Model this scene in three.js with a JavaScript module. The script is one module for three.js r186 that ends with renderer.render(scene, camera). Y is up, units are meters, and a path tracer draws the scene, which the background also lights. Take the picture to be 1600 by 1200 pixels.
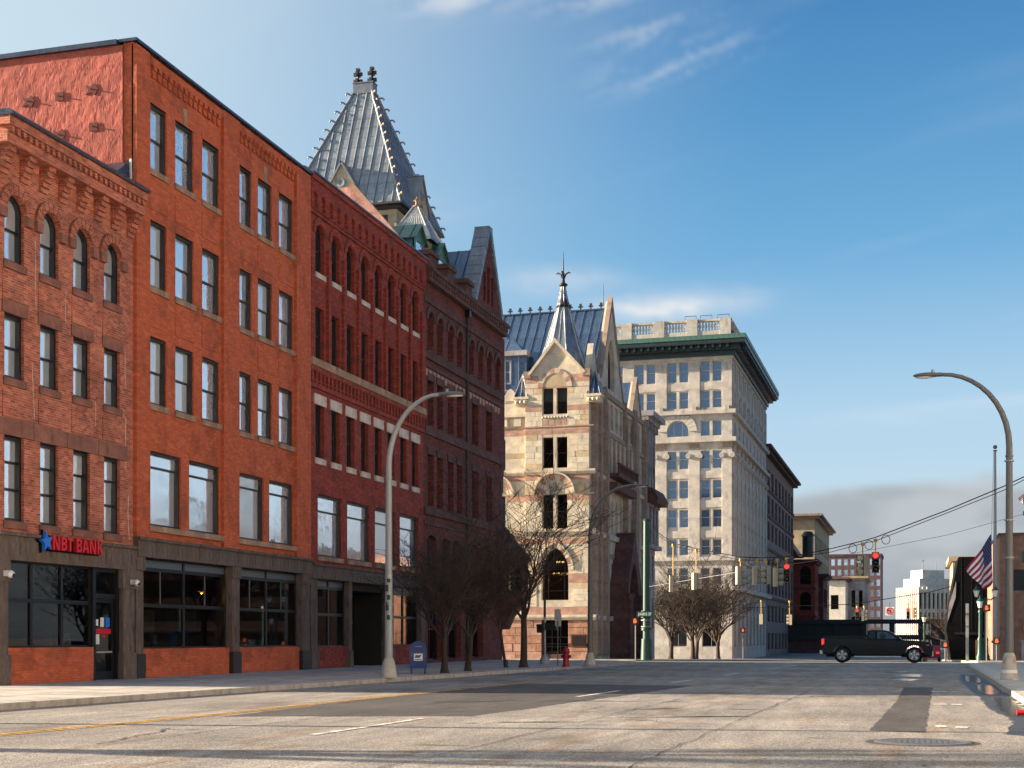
import * as THREE from 'three';
import { mergeGeometries, toCreasedNormals } from 'three/addons/utils/BufferGeometryUtils.js';
import { FontLoader } from 'three/addons/loaders/FontLoader.js';
import { TextGeometry } from 'three/addons/geometries/TextGeometry.js';

// ---------------------------------------------------------------- camera, sky, sun, exposure
// x to the right, -z along the street, metres. The street fronts on the left stand on x = -25.
const scene = new THREE.Scene();
const camera = new THREE.PerspectiveCamera(30.51, 4 / 3, 0.3, 6000);
camera.position.set(0, 1.5, 0);
camera.rotation.set(0, Math.atan(630 / 2200), 0);
camera.setViewOffset(1600, 1200, 0, -396, 1600, 1200);   // a shift lens: level camera, raised frame
const EXPOSURE = 4.0, SUN_EL = 14 * Math.PI / 180, SUN_AZ = 8 * Math.PI / 180;
const renderer = new THREE.WebGLRenderer({ antialias: true });
renderer.toneMapping = THREE.LinearToneMapping;
renderer.toneMappingExposure = EXPOSURE;
renderer.shadowMap.enabled = true;
const sunDir = new THREE.Vector3(-Math.cos(SUN_EL) * Math.cos(SUN_AZ), Math.sin(SUN_EL), Math.cos(SUN_EL) * Math.sin(SUN_AZ));
const sun = new THREE.DirectionalLight(new THREE.Color().setRGB(1, 0.83, 0.62), 5);
sun.position.copy(sunDir).multiplyScalar(400).add(new THREE.Vector3(-10, 0, -80));
sun.target.position.set(-10, 0, -80); scene.add(sun, sun.target);
sun.castShadow = true; sun.shadow.mapSize.set(4096, 4096); sun.shadow.radius = 1.3;
Object.assign(sun.shadow.camera, { left: -160, right: 160, top: 120, bottom: -60, near: 10, far: 900 });

// seeded noise
let seed = 7;
const rnd = () => { seed = (seed + 0x6d2b79f5) | 0; let t = Math.imul(seed ^ (seed >>> 15), 1 | seed); t = (t + Math.imul(t ^ (t >>> 7), 61 | t)) ^ t; return ((t ^ (t >>> 14)) >>> 0) / 4294967296; };
const rr = (a, b) => a + (b - a) * rnd();
const hash = (x, y) => { let h = Math.imul(x, 374761393) + Math.imul(y, 668265263) | 0; h = Math.imul(h ^ (h >>> 13), 1274126177); return ((h ^ (h >>> 16)) >>> 0) / 4294967296; };
const md = (a, n) => ((a % n) + n) % n;
function vn(x, y, p) {                                   // value noise that repeats every p cells
  const xi = Math.floor(x), yi = Math.floor(y); let fx = x - xi, fy = y - yi; fx = fx * fx * (3 - 2 * fx); fy = fy * fy * (3 - 2 * fy);
  const x0 = md(xi, p), x1 = md(xi + 1, p), y0 = md(yi, p), y1 = md(yi + 1, p);
  const a = hash(x0, y0), b = hash(x1, y0), c = hash(x0, y1), d = hash(x1, y1);
  return a + (b - a) * fx + (c - a) * fy + (a - b - c + d) * fx * fy;
}
const fields = new Map();
function fbm(u, v, p0, oct) {                            // layered noise over the unit tile, kept as a table
  const key = p0 * 16 + oct; let f = fields.get(key);
  if (!f) {
    const R = Math.min(1024, Math.max(128, 2 ** Math.ceil(Math.log2(p0 << (oct + 1))))), t = new Float32Array(R * R); f = { R, t }; fields.set(key, f);
    let a = 0.5, n = 0, p = p0;
    for (let i = 0; i < oct; i++) { for (let y = 0; y < R; y++) for (let x = 0; x < R; x++) t[y * R + x] += a * vn((x + 0.5) / R * p, (y + 0.5) / R * p, p); n += a; a *= 0.55; p *= 2; if (p > R) { for (let y = 0; y < R * R; y++) t[y] += 0; break; } }
    for (let i = 0; i < R * R; i++) t[i] /= n;
  }
  const R = f.R, t = f.t, x = (u - Math.floor(u)) * R - 0.5, y = (v - Math.floor(v)) * R - 0.5, xi = Math.floor(x), yi = Math.floor(y), fx = x - xi, fy = y - yi, m = R - 1;
  const x0 = xi & m, x1 = (xi + 1) & m, r0 = (yi & m) * R, r1 = ((yi + 1) & m) * R, A = t[r0 + x0], C = t[r1 + x0];
  const top = A + (t[r0 + x1] - A) * fx; return top + (C + (t[r1 + x1] - C) * fx - top) * fy;
}
const sstep = (a, b, x) => { x = Math.min(1, Math.max(0, (x - a) / (b - a))); return x * x * (3 - 2 * x); };
const mix = (a, b, t) => a + (b - a) * t;

{ // the sky: clear winter blue, paler toward the sun on the left and toward the horizon, cirrus above, a low cloud bank
  const W = 2048, H = 1024, data = new Float32Array(W * H * 4), s2l = (c) => Math.pow(c / 255, 2.2);
  const STOPS = [[0, 200, 218, 228], [5, 196, 220, 234], [9, 176, 211, 236], [15, 116, 175, 219], [20, 92, 153, 204], [25, 72, 130, 186], [45, 44, 98, 164], [90, 36, 86, 150]].map(([e, ...c]) => [e, ...c.map(s2l)]), PALE = [206, 227, 240].map(s2l), CL = [240, 240, 240].map(s2l), CB = [168, 175, 181].map(s2l);
  const WH = [196, 202, 206].map(s2l), c = [0, 0, 0], blob = (x, y0, ra, rb, tilt) => { const y = y0 - x * tilt, q = (x * x) / (ra * ra) + (y * y) / (rb * rb); return q > 9 ? 0 : Math.exp(-q); };
  for (let j = 0; j < H; j++) {
    const el = ((j + 0.5) / H - 0.5) * Math.PI, e = Math.max(0, el * 180 / Math.PI), ce = Math.cos(el), dy = Math.sin(el), down = el < 0 ? mix(1, 0.35, sstep(0, 8, -el * 180 / Math.PI)) : 1;
    let st = 0; while (st < STOPS.length - 2 && STOPS[st + 1][0] < e) st++;
    const s0 = STOPS[st], s1 = STOPS[st + 1], sf = Math.min(1, (e - s0[0]) / (s1[0] - s0[0])), dim = mix(0.8, 1, sstep(0, 3, e)), pl = 1 / Math.max(0.06, dy);
    for (let i = 0; i < W; i++) {                                                                     // row 0 is straight down
      const lon = ((i + 0.5) / W - 0.5) * 2 * Math.PI, dx = ce * Math.cos(lon), dz = ce * Math.sin(lon), g = dx * sunDir.x + dy * sunDir.y + dz * sunDir.z, glow = sstep(0.02, 0.56, g) * 0.95, hot = 1 + 0.9 * sstep(0.5, 1, g);
      const az = Math.atan2(-dx, -dz) * 180 / Math.PI;                                                // degrees to the left of the street
      for (let k = 0; k < 3; k++) c[k] = mix(mix(s0[k + 1], s1[k + 1], sf), PALE[k] * hot, glow);
      if (el > -0.02) {
        const px = dx * pl, pz = dz * pl, qx = px * 0.878 + pz * 0.479, qz = -px * 0.479 + pz * 0.878;  // cirrus: stretched noise on a flat layer overhead
        let ci = 0; if (dy > 0.05) { const w2 = sstep(0.42, 0.66, fbm(qx * 0.02 + 0.5, qz * 0.02 + 0.2, 16, 3)); if (w2 > 0) ci = sstep(0.5, 0.85, fbm(qx * 0.011 + 0.13, qz * 0.05 + 0.61, 64, 6)) * w2 * 0.22 * sstep(0.05, 0.12, dy); }
        if (az > 0 && az < 28 && e > 10 && e < 28) {
          const wisp = sstep(0.3, 0.75, fbm(az * 0.021 + e * 0.009, e * 0.09 - az * 0.016, 32, 5)), w3 = sstep(0.34, 0.7, fbm(az * 0.03 + e * 0.02, e * 0.16 + az * 0.05, 32, 5));
          ci += (blob(az - 9.4, e - 22.0, 2.8, 0.6, -0.18) * 0.4 + blob(az - 10.5, e - 23.2, 2.4, 0.45, -0.2) * 0.28 + blob(az - 18, e - 24.4, 2.2, 0.5, -0.1) * 0.6 + blob(az - 13, e - 24.3, 2, 0.4, -0.1) * 0.4) * w3;
          ci += (blob(az - 9.6, e - 13.15, 2.7, 0.5, -0.05) * 1.3 + blob(az - 14, e - 14.2, 2.2, 0.45, 0) * 0.5) * mix(0.45, 1, wisp);
        }
        ci = Math.min(0.9, ci); for (let k = 0; k < 3; k++) c[k] = mix(c[k], CL[k], ci);
        if (e < 13 && glow < 0.13) {                                                                  // low bank
          const top = 5.9 + (fbm(az / 360 * 2.5 + 0.37, e * 0.02 + 0.15, 16, 5) - 0.5) * 7, bank = sstep(top + 0.5, top - 1.1, e) * sstep(0.14, 0.05, glow) * 0.92;
          if (bank > 0) { const sh = sstep(0.35, 0.65, fbm(az / 360 * 6 + 0.2, e * 0.05 + 0.4, 16, 5)) * 0.7 + 0.25 * sstep(top - 1.6, top, e); for (let k = 0; k < 3; k++) c[k] = mix(c[k], mix(CB[k], WH[k], sh) * dim, bank); }
        }
      }
      const o = (j * W + i) * 4; for (let k = 0; k < 3; k++) data[o + k] = c[k] * down / EXPOSURE; data[o + 3] = 1;
    }
  }
  const sky = new THREE.DataTexture(data, W, H, THREE.RGBAFormat, THREE.FloatType);
  sky.mapping = THREE.EquirectangularReflectionMapping; sky.magFilter = THREE.LinearFilter; sky.minFilter = THREE.LinearFilter; sky.needsUpdate = true;
  scene.background = sky; scene.environment = sky;
}

// ---------------------------------------------------------------- textures and materials
function tex(w, h, tw, th, fn, srgb = true) {            // tw x th metres per tile, fn(u, v) -> [r, g, b] 0..255
  const d = new Uint8Array(w * h * 4);
  for (let j = 0; j < h; j++) for (let i = 0; i < w; i++) { const c = fn((i + 0.5) / w, (j + 0.5) / h), o = (j * w + i) * 4; d[o] = c[0]; d[o + 1] = c[1]; d[o + 2] = c[2]; d[o + 3] = 255; for (let k = 0; k < 3; k++) if (c[k] < 0) d[o + k] = 0; else if (c[k] > 255) d[o + k] = 255; }
  const t = new THREE.DataTexture(d, w, h); t.wrapS = t.wrapT = THREE.RepeatWrapping; t.magFilter = THREE.LinearFilter; t.minFilter = THREE.LinearMipmapLinearFilter; t.generateMipmaps = true;
  if (srgb) t.colorSpace = THREE.SRGBColorSpace; t.repeat.set(1 / tw, 1 / th); t.needsUpdate = true; return t;
}
const M = {};
function mat(name, hex, rough = 0.8, o = {}) { const m = new THREE.MeshPhysicalMaterial({ color: hex, roughness: rough, ...o }); m.name = name; M[name] = m; return m; }

// brick: nb x nc bricks a tile, running bond, worn and stained
function brick(name, size, nb, nc, cols, mortar, o = {}) {
  const bw = 0.215, bh = 0.075, mu = 0.011 / bw, mv = 0.011 / bh;
  const at = (u, v) => { const y = v * nc, r = Math.floor(y), fy = y - r, x = u * nb + (r % 2) * 0.5, k = Math.floor(x), fx = x - k; return [md(k, nb), r, fx, fy]; };
  const map = tex(size, size, nb * bw, nc * bh, (u, v) => {
    const [k, r, fx, fy] = at(u, v), id = hash(k * 7 + 3, r * 13 + 5), id2 = hash(k + 91, r * 3 + 17);
    const big = fbm(u, v, 4, 4), fine = fbm(u, v, 256, 2), m = fx < mu || fy < mv;
    const stain = sstep(0.5, 0.78, fbm(u * 1, v * 0.5, 8, 4));
    let c = cols[Math.floor(id * cols.length)];
    const ev = o.even ?? 1, f = (1 + ev * (0.3 * id2 - 0.18)) * (1 + ev * (0.28 * big - 0.14)) * (1 + ev * (0.2 * fine - 0.1)) * (1 - (o.stain ?? 0.15) * stain);
    if (m) { const e = sstep(0.62, 0.75, fbm(u + 0.3, v + 0.7, 8, 4)), w = (o.white ?? 0.3) * e; return mortar.map((q, i) => mix(q * f, [205, 185, 165][i], w)); }
    return c.map((q) => q * f);
  });
  const bump = brick.bump ??= tex(1024, 1024, 16 * bw, 32 * bh, (u, v) => { const y = v * 32, r = Math.floor(y), fy = y - r, x = u * 16 + (r % 2) * 0.5, fx = x - Math.floor(x); const g = fx < mu || fy < mv ? 60 : 190 + 40 * hash(md(Math.floor(x), 16), r); const n = fbm(u, v, 128, 2) * 30; return [g + n, g + n, g + n]; }, false);
  return mat(name, 0xffffff, 0.88, { map, bumpMap: bump, bumpScale: 0.008 });
}
brick('brick_old', 2048, 32, 64, [[182, 96, 70], [172, 88, 64], [190, 106, 78], [160, 80, 62], [178, 100, 80]], [186, 148, 124], { white: 0.5, even: 0.75 });
brick('brick_orange', 2048, 32, 64, [[196, 94, 55], [191, 90, 52], [201, 99, 59], [187, 87, 52]], [150, 88, 64], { stain: 0.18, white: 0.25, even: 0.42 });
brick('brick_red', 1024, 16, 32, [[150, 58, 40], [136, 52, 38], [158, 66, 46], [142, 56, 42]], [122, 56, 44], { white: 0, even: 0.8 });
brick('brick_dark', 1024, 16, 32, [[110, 52, 44], [100, 46, 41], [118, 58, 48]], [86, 46, 42], { white: 0 });

function stone(name, base, vary, o = {}) {               // cut stone, concrete, render: mottled, weathered, pitted
  const sz = o.size ?? 512, tm = o.tile ?? 3, sx = o.streak ?? 1;
  const map = tex(sz, sz, tm, tm, (u, v) => { const a = fbm(u * sx, v, 8, 5), b = fbm(u + 0.5, v + 0.3, 64, 3), s = sstep(0.55, 0.8, fbm(u * 2, v * 0.5 + 0.2, 8, 4)); const f = 1 + vary * ((a - 0.5) * 2.2 + (b - 0.5) * 0.9) - s * (o.dirt ?? 0.12); return base.map((q, k) => q * f + (o.tint ? (a - 0.5) * o.tint[k] : 0)); });
  const bump = (stone.bumps ??= {})[tm] ??= tex(512, 512, tm, tm, (u, v) => { const g = 128 + 150 * (fbm(u, v, 16, 5) - 0.5) + 60 * (fbm(u, v, 128, 2) - 0.5); return [g, g, g]; }, false);
  return mat(name, 0xffffff, o.rough ?? 0.9, { map, bumpMap: bump, bumpScale: o.bump ?? 0.006 });
}
stone('brownstone', [98, 84, 76], 0.22, { streak: 3, dirt: 0.25 });
stone('brown_trim', [140, 92, 78], 0.18);
stone('sill_stone', [160, 128, 104], 0.2, { dirt: 0.2 });
stone('pale_stone', [206, 188, 172], 0.14);
stone('dark_trim', [92, 62, 56], 0.25);
stone('cream_stone', [196, 182, 160], 0.14, { tint: [6, 0, -10], dirt: 0.1, tile: 5 }); stone('cream_light', [206, 194, 172], 0.12, { tile: 3 }); stone('cream_ochre', [188, 166, 134], 0.14, { tile: 3 });
stone('pink_stone', [172, 134, 116], 0.16);
stone('red_block', [160, 118, 95], 0.22, { bump: 0.02 });
stone('pale_limestone', [214, 206, 192], 0.08, { tile: 8 });
stone('brown_stone', [136, 112, 102], 0.15, { tile: 6 });
stone('bank_stone', [184, 175, 164], 0.14, { tile: 6 });
stone('cap_stone', [152, 130, 114], 0.18);
stone('grey_stone', [150, 146, 146], 0.18, { tile: 6 });
stone('tan_render', [168, 150, 120], 0.14, { tile: 12 });
stone('white_stone', [206, 198, 184], 0.08, { tile: 8 });
stone('tower_stone', [172, 158, 132], 0.15);
stone('concrete', [176, 166, 154], 0.16, { tile: 4, dirt: 0.12, bump: 0.004 });
stone('concrete_b', [164, 155, 144], 0.18, { tile: 4, dirt: 0.16, bump: 0.004 });
stone('kerb_stone', [168, 158, 146], 0.2, { tile: 2 });
stone('post_concrete', [178, 166, 152], 0.16, { tile: 1.2 });
stone('purple_brick', [92, 70, 72], 0.15, { tile: 8 });
stone('side_brick', [150, 108, 88], 0.16, { tile: 3 });
stone('rosy_slope', [178, 128, 114], 0.3, { tile: 1.6, bump: 0.03 });
{ // stucco, trowelled in drips
  const map = tex(1024, 1024, 5, 5, (u, v) => { const a = fbm(u * 2, v, 6, 5), b = fbm(u, v, 48, 3); const f = 0.86 + 0.34 * a * 0.8 + 0.12 * (b - 0.5); return [164 * f, 86 * f, 74 * f]; });
  const bump = tex(1024, 1024, 2.4, 2.4, (u, v) => { const w = fbm(u, v, 4, 3) * 0.12, g = 255 * (0.6 * fbm(u * 2 + w, v + w, 9, 4) + 0.4 * (1 - Math.abs(2 * fbm(u * 2 + w, v * 1, 14, 3) - 1))); return [g, g, g]; }, false);
  mat('stucco', 0xffffff, 0.95, { map, bumpMap: bump, bumpScale: 0.02 });
}
function metalRoof(name, base, o = {}) {
  const map = tex(512, 512, 3, 3, (u, v) => { const a = fbm(u * 4, v, 6, 5), b = fbm(u, v, 32, 3); const f = 0.8 + 0.45 * (a - 0.25) * 0.8 + 0.16 * (b - 0.5); return base.map((q) => q * f); });
  const rg = metalRoof.rg ??= tex(256, 256, 3, 3, (u, v) => { const g = 90 + 110 * fbm(u, v, 8, 4); return [g, g, g]; }, false);
  return mat(name, 0xffffff, o.rough ?? 0.75, { map, roughnessMap: rg, metalness: o.metal ?? 0.35, bumpMap: rg, bumpScale: 0.004 });
}
metalRoof('lead_roof', [142, 148, 154]); metalRoof('blue_roof', [86, 108, 136], { metal: 0.5, rough: 0.6 }); metalRoof('silver_roof', [196, 192, 186], { metal: 0.5, rough: 0.5 });
metalRoof('copper', [80, 120, 106], { metal: 0.05, rough: 0.8 }); metalRoof('slate', [124, 130, 142], { metal: 0.05 }); metalRoof('dark_cornice', [44, 56, 56], { metal: 0.2 });
metalRoof('blue_cap', [66, 74, 92], { metal: 0.4, rough: 0.5 });
{ // asphalt: aggregate, oil, wear
  const asph = (name, base, grain, o = {}) => {
    const map = tex(2048, 2048, o.tile ?? 9, o.tile ?? 9, (u, v) => { const g = hash(Math.floor(u * 1024), Math.floor(v * 1024)), g2 = hash(Math.floor(u * 480), Math.floor(v * 480) + 999), a = fbm(u, v, 5, 5), b = fbm(u * 2 + 0.4, v * 0.25 + 0.1, 16, 4), br = sstep(0.5, 0.72, fbm(u * 2 + 0.7, v * 0.5 + 0.3, 8, 5)); const f = 1 + grain * (g - 0.5) + grain * 1.1 * (g2 - 0.5) + 0.34 * (a - 0.5) + 0.34 * (b - 0.5) - 0.12 * sstep(0.6, 0.75, fbm(u + 0.2, v, 8, 5)); return [base[0] * f * (1 - 0.06 * br), base[1] * f * (1 - 0.12 * br), base[2] * f * (1 - 0.18 * br)]; });
    const bump = mat.rough ??= tex(1024, 1024, 3, 3, (u, v) => { const g = 255 * (0.55 * hash(Math.floor(u * 512), Math.floor(v * 512)) + 0.45 * fbm(u, v, 64, 3)); return [g, g, g]; }, false);
    return mat(name, 0xffffff, o.rough ?? 0.82, { map, bumpMap: bump, bumpScale: 0.006 });
  };
  asph('asphalt', [132, 124, 115], 0.6); asph('asphalt_new', [72, 66, 63], 0.5); 
}
mat('tar', 0x2a2826, 0.6); mat('puddle', 0x17181a, 0.14, { ior: 1.33, specularIntensity: 1 }); mat('wet_asphalt', 0x3a3731, 0.5);
{ const worn = (name, r, g, b) => mat(name, 0xffffff, 0.7, { map: tex(512, 512, 2, 2, (u, v) => { const w = sstep(0.44, 0.62, fbm(u, v, 24, 5)), f = 0.9 + 0.2 * fbm(u, v, 8, 3); return [mix(r, 112, w * 0.55) * f, mix(g, 102, w * 0.55) * f, mix(b, 92, w * 0.55) * f]; }) }); worn('white_paint', 224, 218, 206); worn('yellow_paint', 220, 162, 60); }
mat('frame_dark', 0x2c2523, 0.5); mat('frame_brown', 0x5b4a40, 0.55); mat('frame_white', 0xb9b5ae, 0.6); mat('frame_black', 0x151415, 0.4);
mat('steel', 0x9b9a98, 0.55, { metalness: 0.35 }); mat('steel_dark', 0x686664, 0.55, { metalness: 0.3 }); mat('green_paint', 0x0b3d31, 0.45); mat('black_metal', 0x0c0c0e, 0.6, { specularIntensity: 0.25 });
mat('signal_yellow', 0xd09a2c, 0.5); mat('signal_back', 0xb8a88c, 0.5); mat('lens_off', 0x15100e, 0.2);
mat('lens_red', 0x400805, 0.3, { emissive: new THREE.Color(1, 0.05, 0.04), emissiveIntensity: 0.42 }); mat('hand_orange', 0x40200a, 0.4, { emissive: new THREE.Color(1, 0.16, 0.05), emissiveIntensity: 0.34 });
mat('bulb', 0xffe0a0, 0.4, { emissive: new THREE.Color(1, 0.6, 0.18), emissiveIntensity: 0.5 });
mat('red_plastic', 0xc0141e, 0.4); mat('blue_plastic', 0x1e6fd0, 0.4); mat('hydrant_red', 0x8e1620, 0.5); mat('mail_blue', 0x052a66, 0.35, { clearcoat: 0.4 });
mat('white_plastic', 0xd8d6d0, 0.4); mat('bark', 0x3c3129, 0.95); mat('rust', 0x5e2c22, 0.9);
const ripple = tex(512, 512, 2.2, 2.2, (u, v) => { const g = 255 * fbm(u, v, 5, 3); return [g, g, g]; }, false);
mat('glass_sky', 0xf0f6fd, 0.05, { metalness: 0.72, bumpMap: ripple, bumpScale: 0.004 });
mat('glass_sky_b', 0xd8dadc, 0.07, { metalness: 0.5, bumpMap: ripple, bumpScale: 0.004 }); mat('glass_sky_c', 0xc0cad6, 0.04, { metalness: 0.8, bumpMap: ripple, bumpScale: 0.006 });
mat('glass_mid', 0x4a525c, 0.06, { metalness: 0.7, bumpMap: ripple, bumpScale: 0.004 });
mat('glass_dark', 0x08090b, 0.04, { ior: 1.5, bumpMap: ripple, bumpScale: 0.002 });
mat('glass_clear', 0xe8eef0, 0.02, { transmission: 1, thickness: 0, ior: 1.5 });
mat('glass_bank', 0x6c7c90, 0.08, { metalness: 0.6, bumpMap: ripple, bumpScale: 0.004 });
mat('glass_shop', 0xaab0b0, 0.02, { transmission: 1, thickness: 0, ior: 1.5 }); mat('iron', 0x2a2624, 0.7); mat('lime', 0xc9bdb0, 0.95); mat('shop_wall', 0x8a7e6e, 0.9); mat('wood', 0x6a4a2e, 0.6); mat('shade_panel', 0x56606e, 0.4); mat('interior', 0x2a2420, 0.9); mat('curtain', 0xb09a5c, 0.8);

// ---------------------------------------------------------------- geometry helpers
function uvm(g) {                                        // texture coordinates in metres, projected along each face's main axis
  if (g.index) g = g.toNonIndexed();
  const p = g.attributes.position, n = p.count, uv = new Float32Array(n * 2), a = new THREE.Vector3(), b = new THREE.Vector3(), c = new THREE.Vector3();
  for (let i = 0; i < n; i += 3) {
    a.fromBufferAttribute(p, i); b.fromBufferAttribute(p, i + 1).sub(a); c.fromBufferAttribute(p, i + 2).sub(a); b.cross(c);
    const x = Math.abs(b.x), y = Math.abs(b.y), z = Math.abs(b.z);
    for (let k = 0; k < 3; k++) { const q = i + k, X = p.getX(q), Y = p.getY(q), Z = p.getZ(q); if (y >= x && y >= z) { uv[q * 2] = X; uv[q * 2 + 1] = Z; } else if (x > z) { uv[q * 2] = Z; uv[q * 2 + 1] = Y; } else { uv[q * 2] = X; uv[q * 2 + 1] = Y; } }
  }
  const o = new THREE.BufferGeometry(); o.setAttribute('position', p); if (!g.attributes.normal) g.computeVertexNormals(); o.setAttribute('normal', g.attributes.normal); o.setAttribute('uv', new THREE.BufferAttribute(uv, 2)); return o;
}
const bx = (x0, x1, y0, y1, z0, z1) => uvm(new THREE.BoxGeometry(x1 - x0, y1 - y0, z1 - z0).translate((x0 + x1) / 2, (y0 + y1) / 2, (z0 + z1) / 2));
const V2 = (a) => a.map((p) => new THREE.Vector2(p[0], p[1]));
const shape = (pts, holes = []) => { const s = new THREE.Shape(V2(pts)); for (const h of holes) s.holes.push(new THREE.Path(V2(h))); return s; };
const ext = (pts, z0, z1, holes = [], bev = 0) => uvm(new THREE.ExtrudeGeometry(shape(pts, holes), { depth: z1 - z0 - 2 * bev, bevelEnabled: bev > 0, bevelThickness: bev, bevelSize: bev, bevelOffset: -bev, bevelSegments: 2, curveSegments: 6 }).translate(0, 0, z0 + bev));
const rect = (x0, x1, y0, y1) => [[x0, y0], [x1, y0], [x1, y1], [x0, y1]];
// an opening's outline: kind 0 straight, 'r' round, 'p' pointed, 's' segmental
function outline(x0, x1, y0, y1, kind = 0, k = 8) {
  if (!kind) return rect(x0, x1, y0, y1);
  const w = x1 - x0, a = w / 2, cx = (x0 + x1) / 2, R = kind === 'r' ? a : kind === 's' ? w * 0.14 : w * 0.82, sp = y1 - R, out = [[x0, y0], [x1, y0]];
  if (kind === 'p') { const q = (a * a + R * R) / (2 * a), am = Math.asin(R / q); for (let i = 0; i <= k; i++) { const t = am * i / k; out.push([x1 - q + q * Math.cos(t), sp + q * Math.sin(t)]); } for (let i = k - 1; i >= 0; i--) { const t = am * i / k; out.push([x0 + q - q * Math.cos(t), sp + q * Math.sin(t)]); } }
  else { const q = (a * a + R * R) / (2 * R), am = kind === 'r' ? Math.PI / 2 : Math.asin(a / q), cy = y1 - q; for (let i = 0; i <= 2 * k; i++) { const t = am * (1 - i / k); out.push([cx + q * Math.sin(t), cy + q * Math.cos(t)]); } }
  return out;
}
const lathe = (pts, seg = 12) => uvm(new THREE.LatheGeometry(V2(pts), seg));
const cyl = (r0, r1, y0, y1, seg = 10, x = 0, z = 0) => uvm(new THREE.CylinderGeometry(r1, r0, y1 - y0, seg).translate(x, (y0 + y1) / 2, z));
function tube(pts, rads, seg = 6, plain = false) {                      // a round bar through points, with a radius at each
  const P = pts.map((p) => new THREE.Vector3(...p)), pos = [], idx = [], rings = P.length; let up = new THREE.Vector3(0.31, 0.2, 0.93);
  for (let i = 0; i < rings; i++) {
    const d = P[Math.min(i + 1, rings - 1)].clone().sub(P[Math.max(i - 1, 0)]).normalize(), s = new THREE.Vector3().crossVectors(d, up).normalize(), t = new THREE.Vector3().crossVectors(s, d); up = t;
    const r = Array.isArray(rads) ? rads[i] : rads;
    for (let k = 0; k < seg; k++) { const a = k / seg * 2 * Math.PI; pos.push(P[i].x + r * (s.x * Math.cos(a) + t.x * Math.sin(a)), P[i].y + r * (s.y * Math.cos(a) + t.y * Math.sin(a)), P[i].z + r * (s.z * Math.cos(a) + t.z * Math.sin(a))); }
  }
  for (let i = 0; i < rings - 1; i++) for (let k = 0; k < seg; k++) { const a = i * seg + k, b = i * seg + (k + 1) % seg; idx.push(a, b, a + seg, b, b + seg, a + seg); }
  for (let k = 1; k < seg - 1; k++) { idx.push(0, k + 1, k); const q = (rings - 1) * seg; idx.push(q, q + k, q + k + 1); }
  const g = new THREE.BufferGeometry(); g.setAttribute('position', new THREE.Float32BufferAttribute(pos, 3)); g.setIndex(idx); g.computeVertexNormals(); if (plain) { const q = g.toNonIndexed(); q.setAttribute('uv', new THREE.BufferAttribute(new Float32Array(idx.length * 2), 2)); return q; } return uvm(g);
}
function poly(verts, faces) {                            // a flat-faced solid or sheet; faces are fans
  const pos = []; for (const f of faces) for (let i = 1; i < f.length - 1; i++) for (const k of [f[0], f[i], f[i + 1]]) pos.push(...verts[k]);
  const g = new THREE.BufferGeometry(); g.setAttribute('position', new THREE.Float32BufferAttribute(pos, 3)); g.computeVertexNormals(); return uvm(g);
}
const slab4 = (a, b, c, d, t, n) => poly([a, b, c, d, ...[a, b, c, d].map((p) => p.map((q, i) => q - t * n[i]))], [[0, 1, 2, 3], [7, 6, 5, 4], [0, 4, 5, 1], [1, 5, 6, 2], [2, 6, 7, 3], [3, 7, 4, 0]]);  // a plate of thickness t
const join = (a) => (Array.isArray(a) ? (a.length > 1 ? mergeGeometries(a) : a[0]) : a);
const mv = (g, x, y, z) => g.clone().translate(x, y, z);
const ry = (g, a) => g.clone().rotateY(a);

const taken = new Map();
const numbered = (n) => { const k = taken.get(n) ?? 0; taken.set(n, k + 1); return k ? `${n}_${String(k).padStart(3, '0')}` : n; };
const shadow = (m) => { m.castShadow = m.receiveShadow = true; return m; };
function thing(name, label, category, [x, y, z] = [0, 0, 0], turn = 0, group) {
  const o = new THREE.Group(); o.name = numbered(name); o.position.set(x, y, z); o.rotation.y = turn; o.userData = { label, category }; if (group) o.userData.group = group; scene.add(o); return o;
}
function part(parent, name, geo, m) { const o = shadow(new THREE.Mesh(join(geo), typeof m === 'string' ? M[m] : m)); o.name = name; parent.add(o); return o; }
const sub = (parent, name) => { const g = new THREE.Group(); g.name = name; parent.add(g); return g; };
function single(name, label, category, geo, m, group) { const o = shadow(new THREE.Mesh(join(geo), typeof m === 'string' ? M[m] : m)); o.name = numbered(name); o.userData = { label, category }; if (group) o.userData.group = group; scene.add(o); return o; }
function structure(name, geo, m) { const o = shadow(new THREE.Mesh(join(geo), typeof m === 'string' ? M[m] : m)); o.name = numbered(name); o.userData = { kind: 'structure' }; scene.add(o); return o; }
function copy(root, [x, y, z], turn, label, group) { const r = root.clone(); r.name = numbered(root.name.replace(/_\d{3}$/, '')); r.userData = { ...root.userData }; r.position.set(x, y, z); if (turn !== undefined) r.rotation.y = turn; if (label) r.userData.label = label; if (group) r.userData.group = group; scene.add(r); return r; }

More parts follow.
